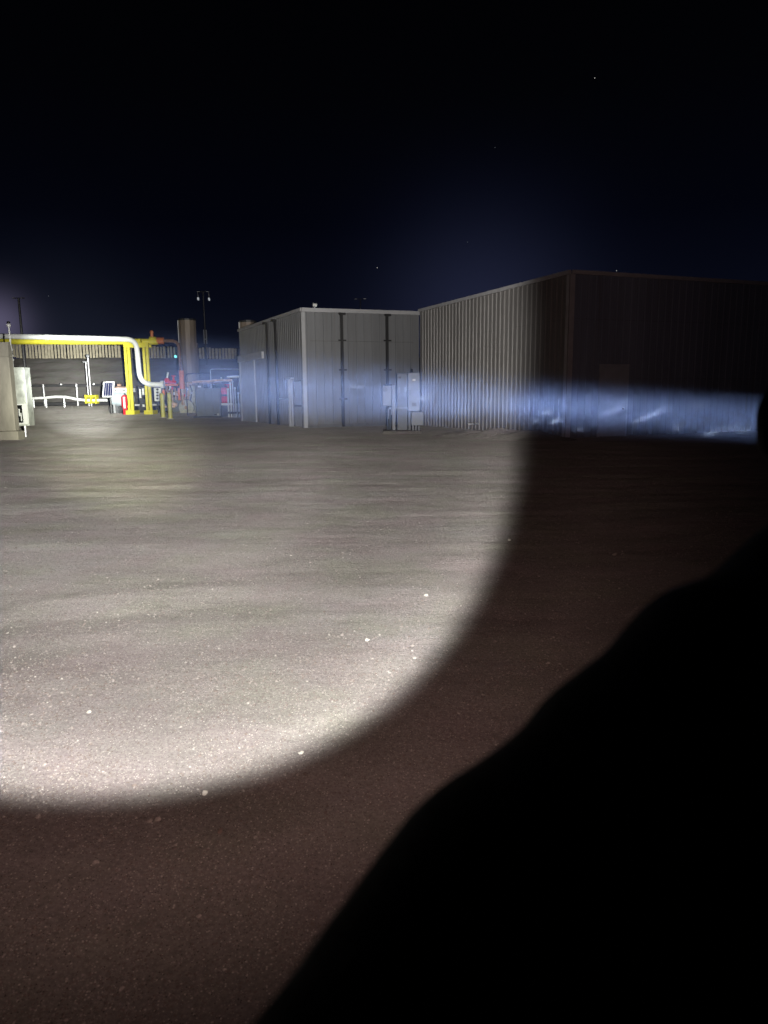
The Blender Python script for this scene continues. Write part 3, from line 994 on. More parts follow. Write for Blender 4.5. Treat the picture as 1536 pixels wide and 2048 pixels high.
m_ = MB(); pbox(m_, 172.4, 190, 803, 805.5, YG - .3, .14); m_.build('bar', M['yellow'], c)


def vent(px, ptop, pbot, head, label, r=1.6):
    p = D(px, pbot, YG + 3); c = thing('vent_pole', Vector((p.x, p.y, gz(p.y))), label, 'pole', 'thin vent poles beside the clamp')
    zt = zpix(p, px - 5, ptop)
    m_ = MB(); m_.tube([(p.x, p.y, gz(p.y) - .1), (p.x, p.y, zt)], r * kg, 8); m_.build('pole', M['post_steel'], c)
    m_ = MB()
    if head == 'ball': m_.sphere((p.x, p.y, zt + .1), .2, 10)
    else: m_.cyl((p.x - .3, p.y, zt), (p.x + .2, p.y, zt + .02), .1, 8)
    m_.build('cap', M['galv'], c)


vent(177, 724, 795, 'tee', 'shorter thin grey pole with a tee cap, left of its taller twin', 1.3)
vent(182, 714, 795, 'ball', 'taller thin grey pole with a round cap above the yellow clamp', 1.8)

# slat fence on the crest of the bank
YS = 113.0
ks = YS / FPX
c = thing('slat_fence', base_of(140, 712, YS), 'long pale fence of spaced upright slats along the top of the dirt bank', 'fence')
m_ = MB()
px = 20.0; i = 0
random.seed(3)
while px < 560:
    tt = 685 + (px - 30) * .028 + random.uniform(-.8, .8)
    bb = 705 + min(8, max(0, (px - 40) * .10)) + (px - 30) * .012 + random.uniform(-1, 3)
    wd = random.uniform(3.6, 5.0)
    a = D(px, tt, YS); b = D(px + 1, bb + 10, YS)
    m_.box((a.x, YS + random.uniform(-.08, .08), (a.z + b.z) / 2), (wd * ks, .06, a.z - b.z))
    px += 6.4 if random.random() > .06 else 7.5
m_.build('slats', M['wood_slat'], c)
for r0, r1 in ((688.5, 702), (704, 716)):
    a = D(20, r0, YS + .2); b = D(560, r1 + 2, YS + .2)
    m_ = MB(); m_.tube([a, b], .09, 6); m_.build('rail', M['rail'], c)

# ------------------------------------------------------------------ equipment
YQ = YP + 1.2
kq = YQ / FPX


def part(c, name, m, rects, Y, dep, bevel=0):
    mb = MB()
    for (x0, x1, y0, y1) in rects: pbox(mb, x0, x1, y0, y1, Y, dep)
    return mb.build(name, M[m], c, bevel=bevel)


c = thing('storage_tank', base_of(243, 826, YQ), 'pale blue grey horizontal tank on a dark skid behind the yellow post', 'tank')
ca, cb = D(221, 798, YQ + 1.0), D(268, 799, YQ + 1.0)
dx = cb.x - ca.x; cz = ca.z; rt = 14.5 * kq
m_ = MB(); m_.tube([(ca.x, YQ + 1, cz), (ca.x + .08, YQ + 1, cz), (ca.x + .3, YQ + 1, cz), (cb.x - .3, YQ + 1, cz), (cb.x - .08, YQ + 1, cz), (cb.x, YQ + 1, cz)], [rt * .3, rt * .72, rt, rt, rt * .72, rt * .3], 24)
m_.build('tank_shell', M['tank'], c, True)
part(c, 'saddle', 'galv', [(227, 231, 809, 826)], YQ + .5, .9)
part(c, 'saddle', 'galv', [(258, 262, 809, 826)], YQ + .5, .9)
part(c, 'skid', 'dark_steel', [(219, 268, 813, 826)], YQ + 1.0, 1.2)
part(c, 'pressure_relief', 'rust', [(234, 241, 768, 772.5)], YQ + .9, .3)
c = thing('equipment_cover', D(242, 784, YQ), 'white peaked equipment cover on top of the blue grey tank', 'cover')
m_ = MB(); a = D(225.5, 784.5, YQ + .2); b = D(259, 777, YQ + .2)
zl, zh = a.z, D(240, 776, YQ + .2).z
m_.bbox((a.x, YQ + .2, zl), (b.x, YQ + 1.6, zh)); m_.build('box_body', M['white'], c, bevel=.03)
m_ = MB(); m_.bbox((a.x + .15, YQ + .4, zh + .003), (b.x - .2, YQ + 1.5, zh + .1)); m_.build('lid', M['rust'], c)
part(c, 'latch', 'dark_steel', [(244, 250, 780.5, 782.5)], YQ + .15, .05)
part(c, 'latch', 'dark_steel', [(230, 233, 780, 782.5)], YQ + .15, .05)

c = thing('solar_panel', base_of(214, 825, YQ - .6), 'upright blue solar panel in a white frame left of the tank', 'solar panel')
tilt = R(14)
ce = D(217, 779, YQ - .6); hw, hh = 10.5 * kq, 14.2 * kq
ax = (Vector((math.cos(R(-12)), math.sin(R(-12)), 0)), None, None)
xax = ax[0]; nrm = Vector((xax.y, -xax.x, 0)); nrm = (nrm * math.cos(tilt) + UP * math.sin(tilt)).normalized(); zax = xax.cross(-nrm).normalized()
if zax.z < 0: zax = -zax
m_ = MB(); m_.box(ce, (hw * 2, .05, hh * 2), (xax, nrm, zax)); m_.build('panel', M['solar'], c)
m_ = MB()
for sx in (-1, 1): m_.box(ce + xax * hw * sx, (.1, .09, hh * 2 + .1), (xax, nrm, zax))
for sz in (-1, 1): m_.box(ce + zax * hh * sz, (hw * 2 - .1, .09, .1), (xax, nrm, zax))
m_.build('panel_frame', M['white'], c)
m_ = MB()
for i in (-1, 0, 1): m_.box(ce + xax * hw * .5 * i + nrm * .03, (.03, .012, hh * 1.95), (xax, nrm, zax))
m_.build('cell_lines', M['solar_line'], c)
m_ = MB(); m_.box(ce - nrm * .12 - xax * .16, (hw * 2, .1, hh * 2), (xax, nrm, zax)); m_.build('backing', M['black'], c)
m_ = MB(); q = ce - nrm * .2; m_.cyl((q.x, q.y, q.z), (q.x, q.y, gz(YQ)), .07, 8); m_.build('post', M['black'], c)

YX = YQ - 1.2
c = thing('fire_extinguisher', base_of(250, 827, YX), 'large red wheeled fire extinguisher standing before the blue grey tank', 'fire extinguisher')
kx = YX / FPX
p0 = base_of(251, 827, YX)
m_ = MB(); zc = p0.z
m_.tube([p0 + UP * .5, p0 + UP * .6, p0 + UP * 1.35, p0 + UP * 1.5, p0 + UP * 1.56], [.16, .26, .26, .18, .07], 14); m_.build('cylinder', M['red'], c, True)
m_ = MB(); m_.box(p0 + Vector((.07, -.29, .95)), (.16, .03, .9)); m_.build('label_strip', M['white'], c)
m_ = MB(); m_.tube([p0 + UP * 1.56, p0 + UP * 1.68, p0 + Vector((.25, -.1, 1.5)), p0 + Vector((.3, -.15, .7))], .03, 8); m_.build('hose', M['black'], c)
m_ = MB(); m_.box(p0 + UP * .25, (.3, .12, .5)); m_.build('stand', M['red'], c)
for s in (-1, 1):
    m_ = MB(); m_.cyl(p0 + Vector((s * .2, .15, .18)), p0 + Vector((s * .26, .15, .18)), .18, 14); m_.build('wheel', M['black'], c)

# instruments seen through and beside the portal
YI = YQ + 1.5
c = thing('instrument_rack', base_of(285, 825, YI), 'rack of white and yellow gauges and black boxes inside the yellow portal', 'instrument rack')
part(c, 'gauge_tube', 'white', [(278.5, 281.5, 778, 796)], YI, .2)
part(c, 'gauge_tube', 'white', [(284.5, 287.5, 777, 790)], YI, .2)
part(c, 'filter_bowl', 'yellow_dull', [(290.5, 293.5, 777, 800)], YI - .05, .2)
part(c, 'filter_bowl', 'yellow_dull', [(295.5, 297.3, 780, 800)], YI - .05, .2)
part(c, 'pump_box', 'dark_steel', [(279, 288, 797, 812)], YI, .5)
part(c, 'pump_box', 'black', [(289, 300, 800, 812)], YI + .1, .5)
part(c, 'drip_valve', 'white', [(285, 289, 809, 813.5)], YI - .1, .08)
part(c, 'drip_valve', 'white', [(292, 294.5, 806, 813)], YI - .1, .08)
part(c, 'cross_beam', 'trim_white', [(270, 330, 808, 811.5)], YI + .65, .15)
part(c, 'skid', 'dark_steel', [(277, 306, 813, 826)], YI + .2, .8)
part(c, 'skid_lip', 'galv', [(287, 330, 824.5, 827)], YI - .15, .12)
part(c, 'rail', 'dark_steel', [(276, 302, 773, 777)], YI + .3, .12)

c = thing('control_panel', base_of(313, 826, YI - .4), 'white control panel with a column of black dials beside the portal post', 'control panel')
part(c, 'panel_board', 'white', [(308.5, 322, 776, 802)], YI - .4, .25)
for i, py in enumerate((779, 785, 791, 797)):
    m_ = MB(); q = D(315, py, YI - .4); m_.cyl((q.x, YI - .399, q.z), (q.x, YI - .46, q.z), .1, 10); m_.build('dial', M['black'], c)
part(c, 'panel_leg', 'dark_steel', [(314, 317, 802.2, 828)], YI - .3, .12)

YV = YQ + 1.0
kv = YV / FPX
c = thing('valve_assembly', base_of(340, 826, YV), 'bright red valve with grey stem on the end of the white pipe', 'valve')
q = D(334, 761, YV)
m_ = MB(); m_.sphere(q, 5.6 * kv, 12); m_.build('valve_body', M['red'], c, True)
m_ = MB(); m_.cyl(q + Vector((0, 0, .2)), q + Vector((.12, 0, .68)), .09, 8); m_.build('stem', M['galv'], c)
m_ = MB(); m_.tube([D(337, 764, YV), D(352, 764, YV)], 3.2 * kv, 10); m_.tube([D(347, 751, YV), D(347, 764, YV)], 2.0 * kv, 8); m_.tube([D(343, 752, YV), D(351, 752, YV)], 1.2 * kv, 8); m_.build('side_outlet', M['red'], c)
m_ = MB(); m_.tube([D(322, 769.5, YV), D(356, 770, YV)], 2.3 * kv, 10); m_.build('inlet_pipe', M['salmon'], c)
m_ = MB(); m_.tube([D(334, 770, YV), base_of(336, 826, YV)], 2.0 * kv, 10); m_.build('riser', M['rust'], c)

c = thing('pump_unit', base_of(365, 830, YV), 'rusty tan pump machinery with a round flywheel beside the grey green box', 'machine')
m_ = MB()
q = D(372.5, 815, YV - .6); m_.tube([(q.x, YV - .6, q.z), (q.x, YV - .2, q.z)], 14.5 * kv, 24)
fw = m_.build('flywheel', M['olive_light'], c, True)
m_ = MB(); m_.tube([(q.x, YV - .7, q.z), (q.x, YV - .601, q.z)], 3.5 * kv, 14); m_.build('hub', M['rust_tan'], fw)
part(c, 'engine_block', 'olive_light', [(379, 391, 772, 824)], YV - .2, .9, .04)
part(c, 'engine_block', 'rust_tan', [(366, 378, 776, 798)], YV, .7, .04)
part(c, 'guard', 'olive', [(345, 362, 795, 829)], YV + .1, .6)
part(c, 'gearbox', 'rust', [(324, 342, 778, 800)], YV + .5, .7, .05)
part(c, 'sump', 'dark_steel', [(322, 384, 815, 828)], YV + .8, .5)
m_ = MB()
for (xa, ya, xb, yb, r) in ((357, 768, 384, 767, 3.0), (362, 772, 378, 770, 3.5), (350, 776, 352, 800, 1.4), (366, 769, 368, 790, 2.2), (362, 800, 380, 790, 1.5), (344, 776, 346, 812, 1.3), (333, 790, 336, 815, 1.6)):
    m_.tube([D(xa, ya, YV - .3), D(xb, yb, YV - .3)], r * kv, 8)
m_.build('pipework', M['rust_tan'], c)
m_ = MB()
for px, py, r in ((365, 775, 2.2), (341, 774, 2.0), (339, 779, 1.6), (368, 789, 2.2), (374, 779, 3.0), (383, 786, 2.4)):
    q = D(px, py, YV - .5); m_ = MB(); m_.sphere(q, r * kv, 8); m_.build('fitting', M['galv'], c)
part(c, 'red_pipe', 'salmon', [(356, 360, 776, 800)], YV - .55, .14)
part(c, 'red_pipe', 'salmon', [(363, 366, 776, 786)], YV - .55, .14)
m_ = MB(); m_.tube([D(338, 806, YV - .2), D(354, 810, YV - .2)], 3.5 * kv, 10); m_.build('hose', M['pink_pipe'], c)
part(c, 'red_cap', 'red', [(343, 346, 774, 779)], YV - .5, .15)
part(c, 'red_cap', 'red', [(366, 369.5, 788, 793)], YV - .6, .15)
part(c, 'valve_block', 'salmon', [(325, 331, 780, 790)], YV - .3, .2, .03)
part(c, 'valve_block', 'rust_tan', [(349, 355, 782, 792)], YV - .4, .2, .03)
part(c, 'white_gauge', 'white', [(338.5, 341.5, 772.5, 777)], YV - .55, .1)
part(c, 'white_gauge', 'white', [(347, 349, 784, 790)], YV - .55, .1)
m_ = MB(); m_.tube([D(380, 770, YV - .5), D(384, 782, YV - .5), D(381, 800, YV - .5), D(386, 818, YV - .5)], 1.2 * kv, 8); m_.build('hose', M['dark_steel'], c)
m_ = MB(); m_.tube([D(330, 777, YV - .4), D(331, 800, YV - .4), D(336, 818, YV - .4)], 1.0 * kv, 8); m_.build('hose', M['black'], c)
part(c, 'skid_rail', 'pink_pipe', [(328, 350, 812, 815)], YV - .35, .15)
part(c, 'foot', 'galv', [(360, 368, 822, 830)], YV - .5, .3)
part(c, 'foot', 'olive_light', [(382, 391, 821, 832)], YV - .4, .3)

YB = G(415, 835).y
c = thing('equipment_box', base_of(413, 834, YB), 'large square grey green steel box with low stiffening ribs', 'equipment box')
part(c, 'box_body', 'olive', [(392, 440, 777, 832)], YB, 1.8, .04)
part(c, 'skid', 'dark_steel', [(387, 443, 832.3, 836)], YB - .08, 2.0)
for px in (409, 425): part(c, 'rib', 'olive', [(px - 1, px + 1, 779, 829)], YB - .06, .056)
part(c, 'name_plate', 'paper', [(395.5, 402, 771.5, 774.8)], YB + .1, .04)
part(c, 'side_cover', 'olive', [(391, 407, 769, 776.7)], YB + .14, 1.2)
part(c, 'lifting_lug', 'olive_light', [(434.5, 438, 827, 831)], YB - .07, .06)
part(c, 'vent_slot', 'black', [(428.5, 433, 828, 830)], YB - .04, .036)

YH = YB + 1.6
kh = YH / FPX
c = thing('manifold_pipe', base_of(430, 830, YH), 'long pale pink pipe lying across the top of the equipment row', 'pipe')
m_ = MB(); m_.tube([D(385, 764.5, YH), D(398, 763, YH), D(418, 762.5, YH), D(426, 761, YH), D(464, 760.5, YH)], 2.3 * kh, 10); m_.build('pipe_run', M['pink_pipe'], c, True)
m_ = MB(); m_.tube([D(398, 767, YH - .1), D(442, 765.5, YH - .1)], 1.4 * kh, 8); m_.build('lower_pipe', M['rust'], c)
m_ = MB(); m_.sphere(D(442.5, 756.5, YH), 2.0 * kh, 8); m_.cyl(D(442.5, 757, YH), D(442.5, 760, YH), .05, 6); m_.build('gauge', M['white'], c)
for px in (397, 430, 461):
    p_ = D(px, 766, YH + .1); m_ = MB(); m_.cyl((p_.x, p_.y, p_.z), (p_.x, p_.y, gz(YH)), .06, 8); m_.build('pipe_stand', M['dark_steel'], c)
c = thing('white_duct', base_of(468, 830, YH + .6), 'short white bar ending above the pink pipe beside the building', 'pipe')
m_ = MB(); m_.tube([D(454, 754, YH + .6), D(487, 753, YH + .6)], 2.2 * kh, 10); m_.build('pipe_run', M['white'], c, True)
p_ = D(476, 755, YH + .7); m_ = MB(); m_.cyl((p_.x, p_.y, p_.z), (p_.x, p_.y, gz(YH)), .05, 8); m_.build('pipe_stand', M['dark_steel'], c)

for (y0_, y1_, lab, py) in ((776, 789, 'upper red motor housing between grey green box and pipe posts', 782), (793, 806, 'lower red motor housing resting on the white shelf', 799)):
    c = thing('red_motor', D(449, py, YB + .6), lab, 'motor', 'red motors stacked beside the grey green box')
    a = D(441, py, YB + .7); b = D(456, py, YB + .7); rr = 6.3 * kh
    m_ = MB(); m_.tube([a, a.lerp(b, .1), a.lerp(b, .9), b], [rr * .7, rr, rr, rr * .7], 16); m_.build('motor_body', M['red'], c, True)
    m_ = MB()
    for t_ in (.25, .5, .75): q = a.lerp(b, t_); m_.tube([q - Vector((.04, 0, 0)), q + Vector((.04, 0, 0))], rr * 1.1, 16)
    m_.build('fins', M['red'], c)
c = thing('red_handwheel', D(455, 769.5, YB + .6), 'thin red handwheel ring above the red motors', 'handwheel')
q = D(456, 769.5, YB + .6)
m_ = MB(); m_.tube([q + Vector((.24 * math.cos(a_), .24 * math.sin(a_), 0)) for a_ in [i * math.pi / 9 for i in range(19)]], .035, 6); m_.build('ring', M['red'], c)
m_ = MB(); m_.cyl(q, q - UP * .35, .04, 6); m_.box(q, (.44, .04, .04)); m_.build('stem', M['red'], c)
c = thing('motor_shelf', base_of(449, 832, YB + .4), 'white topped dark shelf cabinet under the lower red motor', 'shelf')
part(c, 'shelf_top', 'white', [(440.5, 459, 806.5, 810.5)], YB + .3, 1.0)
part(c, 'cabinet_body', 'dark_steel', [(442, 458, 811, 832)], YB + .4, .8)
part(c, 'foot_strip', 'galv', [(444, 458, 834, 836.5)], YB + .05, .3)
# vertical pipes
posts = [(458, 780, 837, 'white'), (463.5, 768, 838, 'white'), (468, 765, 836, 'galv'), (472.5, 778, 838, 'galv'), (479, 788, 840, 'galv')]
nm = ['white upright pipe nearest the red motors', 'thickest white upright pipe, second from the red motors', 'tallest thin upright pipe in the middle of the pipe row', 'thin grey upright pipe, fourth from the red motors', 'thin grey upright pipe nearest the pale grey building']
for (px, ya, yb, mm), lab in zip(posts, nm):
    Y = YB - .2
    p = base_of(px, yb, Y)
    c = thing('upright_pipe', p, lab, 'pipe', 'row of upright pipes beside the building')
    zt = zpix(p, px, ya)
    m_ = MB(); m_.tube([(p.x, Y, p.z - .1), (p.x, Y, zt)], (1.5 if mm == 'white' else 1.1) * kh, 8); m_.build('pipe_run', M[mm], c)
    m_ = MB(); m_.tube([(p.x, Y, zt), (p.x, Y, zt + .12)], 1.9 * kh, 8); m_.build('cap', M[mm], c)
    m_ = MB(); m_.tube([(p.x, Y, p.z + .25), (p.x, Y, p.z + .4)], 2.0 * kh, 8); m_.build('coupling', M['dark_steel'], c)
c = thing('pipe_arch', base_of(450, 830, YB + 2.6), 'tall thin grey square pipe frame behind the grey green box', 'frame')
Yf = YB + 2.6
a = D(420.5, 738.5, Yf); b = D(484, 738.5, Yf)
m_ = MB(); m_.tube([Vector((a.x, Yf, 0))] + arc((a.x, Yf, 0), a, b, .15) + [b], 1.0 * Yf / FPX, 8); m_.build('frame_pipe', M['galv'], c)
m_ = MB(); m_.tube([b, b - UP * .7], 1.3 * Yf / FPX, 8); m_.build('drop_pipe', M['galv'], c)
c = thing('dark_pipe_loop', base_of(380, 830, YB + 3.4), 'dark pipe hoop standing in front of the tan stack', 'pipe')
Yf = YB + 3.4
a = D(371, 747.5, Yf); b = D(420, 741, Yf); b.z = a.z
m_ = MB(); m_.tube([Vector((a.x, Yf, 0))] + arc((a.x, Yf, 0), a, b, .3) + [b] , 1.0 * Yf / FPX, 8); m_.build('hoop', M['rail'], c)


# stacks
def stack(px0, px1, ptop, psec, Y, label):
    a = D(px0, ptop, Y); b = D(px1, ptop, Y)
    p = Vector(((a.x + b.x) / 2, Y, gz(Y))); r = (b.x - a.x) / 2
    c = thing('exhaust_stack', p, label, 'stack', 'tan exhaust stacks')
    zs = zpix(p, px0, psec); zt = zpix(p, px0, ptop)
    m_ = MB(); m_.tube([(p.x, Y, zs), (p.x, Y, zt)], r, 12); s_ = m_.build('upper_section', M['stack'], c)
    m_ = MB(); m_.tube([(p.x, Y, zt - .02), (p.x, Y, zt + .12)], r * 1.03, 12); m_.build('rim', M['dark_steel'], s_)
    m_ = MB(); m_.tube([(p.x, Y, -.1), (p.x, Y, zs - .006)], r * 1.1, 14); l_ = m_.build('lower_section', M['stack'], c)
    m_ = MB()
    for f in (.985, .55): m_.tube([(p.x, Y, zs * f - .05), (p.x, Y, zs * f + .02)], r * 1.13, 14)
    m_.build('band', M['stack'], l_)
    m_ = MB(); m_.box((p.x - r * .96, Y - r * .45, (zt + zs) / 2), (.07, .07, zt - zs)); m_.build('ladder_rail', M['white'], c)


stack(357, 391, 641, 686, YV + 6, 'tan sectioned exhaust stack standing alone behind the brown pipe')
stack(479, 512, 645, 700, YB + 3, 'tan exhaust stack half hidden behind the pale grey building')


# light masts
def mast(px, ptop, Y, label, heads, yoke=False, r=.09):
    p = D(px, ptop, Y); g = Vector((p.x, Y, 0))
    c = thing('light_mast', g, label, 'light mast', 'tall light masts beyond the yard')
    m_ = MB(); m_.tube([g, p], [r * 1.6, r], 8); m_.build('pole', M['rail'], c)
    kk = Y / FPX
    m_ = MB(); m_.tube([p - Vector((11 * kk, 0, 0)), p + Vector((11 * kk, 0, 0))], .06, 6); m_.build('cross_arm', M['rail'], c)
    for (dx_, dy_) in heads:
        q = p + Vector((dx_ * kk, 0, -dy_ * kk))
        m_ = MB(); m_.box(q, (2.6 * kk, .4, 3.6 * kk), (Vector((1, 0, 0)), Vector((0, math.cos(.4), -math.sin(.4))), Vector((0, math.sin(.4), math.cos(.4))))); h = m_.build('floodlight', M['lamp_face_glow'], c)
        m_ = MB(); m_.tube([q + UP * .1, Vector((q.x, q.y, p.z))], .05, 6); m_.build('bracket', M['post_steel'], h)
    for s in (-1, 1):
        m_ = MB(); m_.box(p + Vector((s * 8.5 * kk, 0, .0)), (5 * kk, .5, 1.3 * kk)); m_.build('lamp_head', M['post_steel'], c)
    if yoke:
        za_, zb_ = zpix(p, px, 660), zpix(p, px, 688)
        m_ = MB()
        for dx_ in (-1.6, 3.2): m_.tube([(p.x + dx_ * kk, Y - .3, za_), (p.x + dx_ * kk, Y - .3, zb_)], 1.0 * kk, 6)
        m_.tube([(p.x - 1.6 * kk, Y - .3, (za_ + 2 * zb_) / 3), (p.x + 3.2 * kk, Y - .3, (za_ + 2 * zb_) / 3)], .9 * kk, 6)
        m_.build('winch_frame', M['galv'], c)


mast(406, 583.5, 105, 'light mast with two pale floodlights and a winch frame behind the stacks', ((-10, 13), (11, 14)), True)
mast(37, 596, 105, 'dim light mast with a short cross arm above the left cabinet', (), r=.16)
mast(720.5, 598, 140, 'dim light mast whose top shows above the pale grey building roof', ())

o = MB().sphere(D(351, 713, YS - 1), .20, 10).build('indicator_lamp', M['cyan_lamp'], None, True)
tag(o, 'tiny glowing cyan lamp on the bank beside the brown pipe', 'lamp')
# reflective markers beside it
for i, px in enumerate((318, 324, 329.5, 335, 341)):
    pass

# ------------------------------------------------------------------ stars
for px, py, r, mm, lab in ((1189.5, 156, 1.05, 'star', 'bright star high in the upper right sky'), (754.5, 535.5, 1.05, 'star', 'bright star above the pale grey building'),
                           (1233, 541.5, 1.0, 'star', 'star just above the dark roof edge at right'), (990, 295, .9, 'star_dim', 'faint star in the middle of the sky'),
                           (935, 484, .9, 'star_dim', 'faint star above the ribbed tan wall'), (97, 592, 1.0, 'star_dim', 'faint star above the white overhead pipe at left')):
    p = CAM + ray(px, py).normalized() * 1200
    o = MB().sphere((0, 0, 0), r * 1200 / FPX * .62, 8).build('star', M[mm]); o.location = p
    tag(o, lab, 'star', 'stars in the night sky')

# ------------------------------------------------------------------ flashlight and its holder
lens_c = C3(1577, 842, .46)
hot = D(165, 752, 62.0)
bdir = (hot - lens_c).normalized()
xb_ = bdir.cross(UP).normalized(); zb_ = xb_.cross(bdir).normalized()


def along(d_): return lens_c + bdir * d_


fl = thing('flashlight', lens_c, 'black tubular flashlight with a wide bezel throwing a narrow bluish beam', 'flashlight')
m_ = MB(); m_.tube([along(-.17), along(-.165), along(-.07), along(-.05), along(-.045), along(-.012)], [.012, .0145, .0145, .017, .023, .0245], 28); m_.build('body', M['torch'], fl, True)
m_ = MB()
# open ring for the bezel
prof = [(-.016, .0252), (-.006, .0305), (.0, .0305), (.0, .0225), (-.01, .0205)]
vs, fs = [], []
NB = 36
for i in range(NB):
    q = 2 * math.pi * i / NB
    for (s, r_) in prof:
        rr = r_ * (1.0 + (.03 if (i // 3) % 2 else 0) * (1 if r_ > .024 else 0))
        vs.append(along(s) + (xb_ * math.cos(q) + zb_ * math.sin(q)) * rr)
for i in range(NB):
    i2 = (i + 1) % NB
    for j in range(len(prof) - 1):
        fs.append((i * 5 + j, i2 * 5 + j, i2 * 5 + j + 1, i * 5 + j + 1))
m_.add(vs, fs); m_.build('bezel', M['torch'], fl)
m_ = MB(); m_.tube([along(-.0115), along(-.0105)], .0205, 24); m_.build('lens', M['reflector'], fl)
m_ = MB(); m_.tube([along(-.14) + zb_ * .013, along(-.14) + zb_ * .018], .005, 10); m_.build('button', M['dark_steel'], fl)

# sleeve outline as it shows against the ground
outline = [(330, 2300), (430, 2170), (530, 2048), (600, 1945), (700, 1806), (800, 1672), (870, 1612), (945, 1572), (1008, 1522), (1060, 1452), (1140, 1388), (1205, 1338), (1260, 1268), (1312, 1214), (1385, 1196), (1440, 1160), (1490, 1110), (1540, 1062), (1620, 1005), (1700, 960)]


def resample(pts, n):
    P = np.array(pts, float)
    s = np.r_[0, np.cumsum(np.hypot(*np.diff(P, axis=0).T))]
    q = np.linspace(0, s[-1], n)
    return np.stack([np.interp(q, s, P[:, 0]), np.interp(q, s, P[:, 1])], 1)


sl = resample(outline, 46)
# base line without the folds, for the centre of the arm
base_l = np.stack([np.interp(np.linspace(0, 1, 46), [0, .5, 1], [330, 1020, 1700]), np.interp(np.linspace(0, 1, 46), [0, .5, 1], [2300, 1560, 990])], 1)
cen, rad = [], []
perp = rot @ Vector((.72, -.69, 0))
for i in range(46):
    u = i / 45
    dep = .205 + .15 * u
    R0 = .084 - .020 * u
    ctr = C3(*base_l[i], dep) + perp * R0
    tp = C3(*sl[i], dep)
    rr = (ctr - tp).dot(perp)
    cen.append(ctr); rad.append(max(.04, rr))
# the person
elbow = cen[2].copy(); wrist = cen[-1].copy()
sh = Vector((.02, -.17, 1.40))
pel = Vector((.24, -.34, .95))


def skin_mesh(name, nodes, edges, root, m, parent=None, levels=2):
    me = bpy.data.meshes.new(name)
    me.from_pydata([n[0] for n in nodes], edges, [])
    o = bpy.data.objects.new(name, me)
    col.objects.link(o)
    if parent:
        o.parent = parent
        o.matrix_parent_inverse = Matrix.Translation(-parent.location)
    md = o.modifiers.new('skin', 'SKIN')
    md.use_smooth_shade = True
    lay = me.skin_vertices[0].data if me.skin_vertices else None
    if lay is None:
        bm = bmesh.new(); bm.from_mesh(me); bm.verts.layers.skin.verify(); bm.to_mesh(me); bm.free()
        lay = me.skin_vertices[0].data
    for i, n in enumerate(nodes):
        r_ = n[1]
        lay[i].radius = (r_, r_) if not isinstance(r_, tuple) else r_
        lay[i].use_root = (i == root)
    sb = o.modifiers.new('smooth', 'SUBSURF'); sb.levels = levels; sb.render_levels = levels
    me.materials.append(m)
    return o


P = thing('person', Vector((.24, -.34, 0)), 'person in black jacket holding out a flashlight, seen as a dark sleeve at right', 'person')
grip = along(-.105)
V3 = Vector
nodes, edges = [], []


def nd(p, r_, prev=None):
    nodes.append((V3(p), r_)); k_ = len(nodes) - 1
    if prev is not None: edges.append((prev, k_))
    return k_


n_pel = nd(pel, .13)
n_ab = nd(pel + V3((0, .01, .16)), .13, n_pel)
n_ch = nd(pel + V3((0, 0, .36)), .15, n_ab)
n_nb = nd(pel + V3((-.01, .02, .52)), .062, n_ch)
n_nk = nd(pel + V3((-.01, .03, .56)), .058, n_nb)
n_h1 = nd(pel + V3((-.015, .055, .615)), .082, n_nk)
n_h2 = nd(pel + V3((-.015, .06, .685)), .100, n_h1)
n_h3 = nd(pel + V3((-.015, .05, .765)), .085, n_h2)
n_ls = nd(sh, .06, n_ch)
n_le = nd(elbow, .045, n_ls)
n_lf = nd(elbow.lerp(wrist, .35), .043, n_le)
n_lw = nd(wrist, .029, n_lf)
palm = wrist.lerp(grip - zb_ * .035 + xb_ * .01, .62)
n_pm = nd(palm, .030, n_lw)
n_rs = nd(pel + V3((.2, -.02, .44)), .06, n_ch)
n_re = nd(pel + V3((.27, -.06, .15)), .045, n_rs)
n_rw = nd(pel + V3((.27, .02, -.10)), .030, n_re)
n_rh = nd(pel + V3((.265, .04, -.19)), .030, n_rw)
for s in (-1, 1):
    a_ = nd(pel + V3((.09 * s, 0, -.06)), .10, n_pel)
    b_ = nd(pel + V3((.10 * s, .02, -.48)), .06, a_)
    c_ = nd(pel + V3((.11 * s, -.02, -.87)), .042, b_)
    nd(pel + V3((.115 * s, .12, -.905)), .036, c_)
body = skin_mesh('body', nodes, edges, 0, M['skin'], P)
# fingers of the left hand closed round the flashlight
for i in range(4):
    base = palm.lerp(grip, .45) + bdir * (-.03 + .022 * i) + zb_ * -.006
    g0 = along(-.135 + .021 * i)
    ln = (.9, 1.0, .97, .8)[3 - i]
    ch = [base, g0 - zb_ * .022 + xb_ * .016, g0 + xb_ * .030 - zb_ * .004, g0 + xb_ * .021 + zb_ * .021 * ln, g0 + zb_ * .026 * ln - xb_ * .008]
    skin_mesh('finger', [(p_, r_) for p_, r_ in zip(ch, (.010, .0095, .009, .0085, .007))], [(j, j + 1) for j in range(4)], 0, M['skin'], P)
g0 = along(-.09)
skin_mesh('thumb', [(palm.lerp(grip, .3) - xb_ * .008, .012), (g0 - xb_ * .026 - zb_ * .012, .011), (g0 - xb_ * .027 + zb_ * .010 + bdir * .012, .010), (g0 - xb_ * .014 + zb_ * .022 + bdir * .022, .008)], [(0, 1), (1, 2), (2, 3)], 0, M['skin'], P)
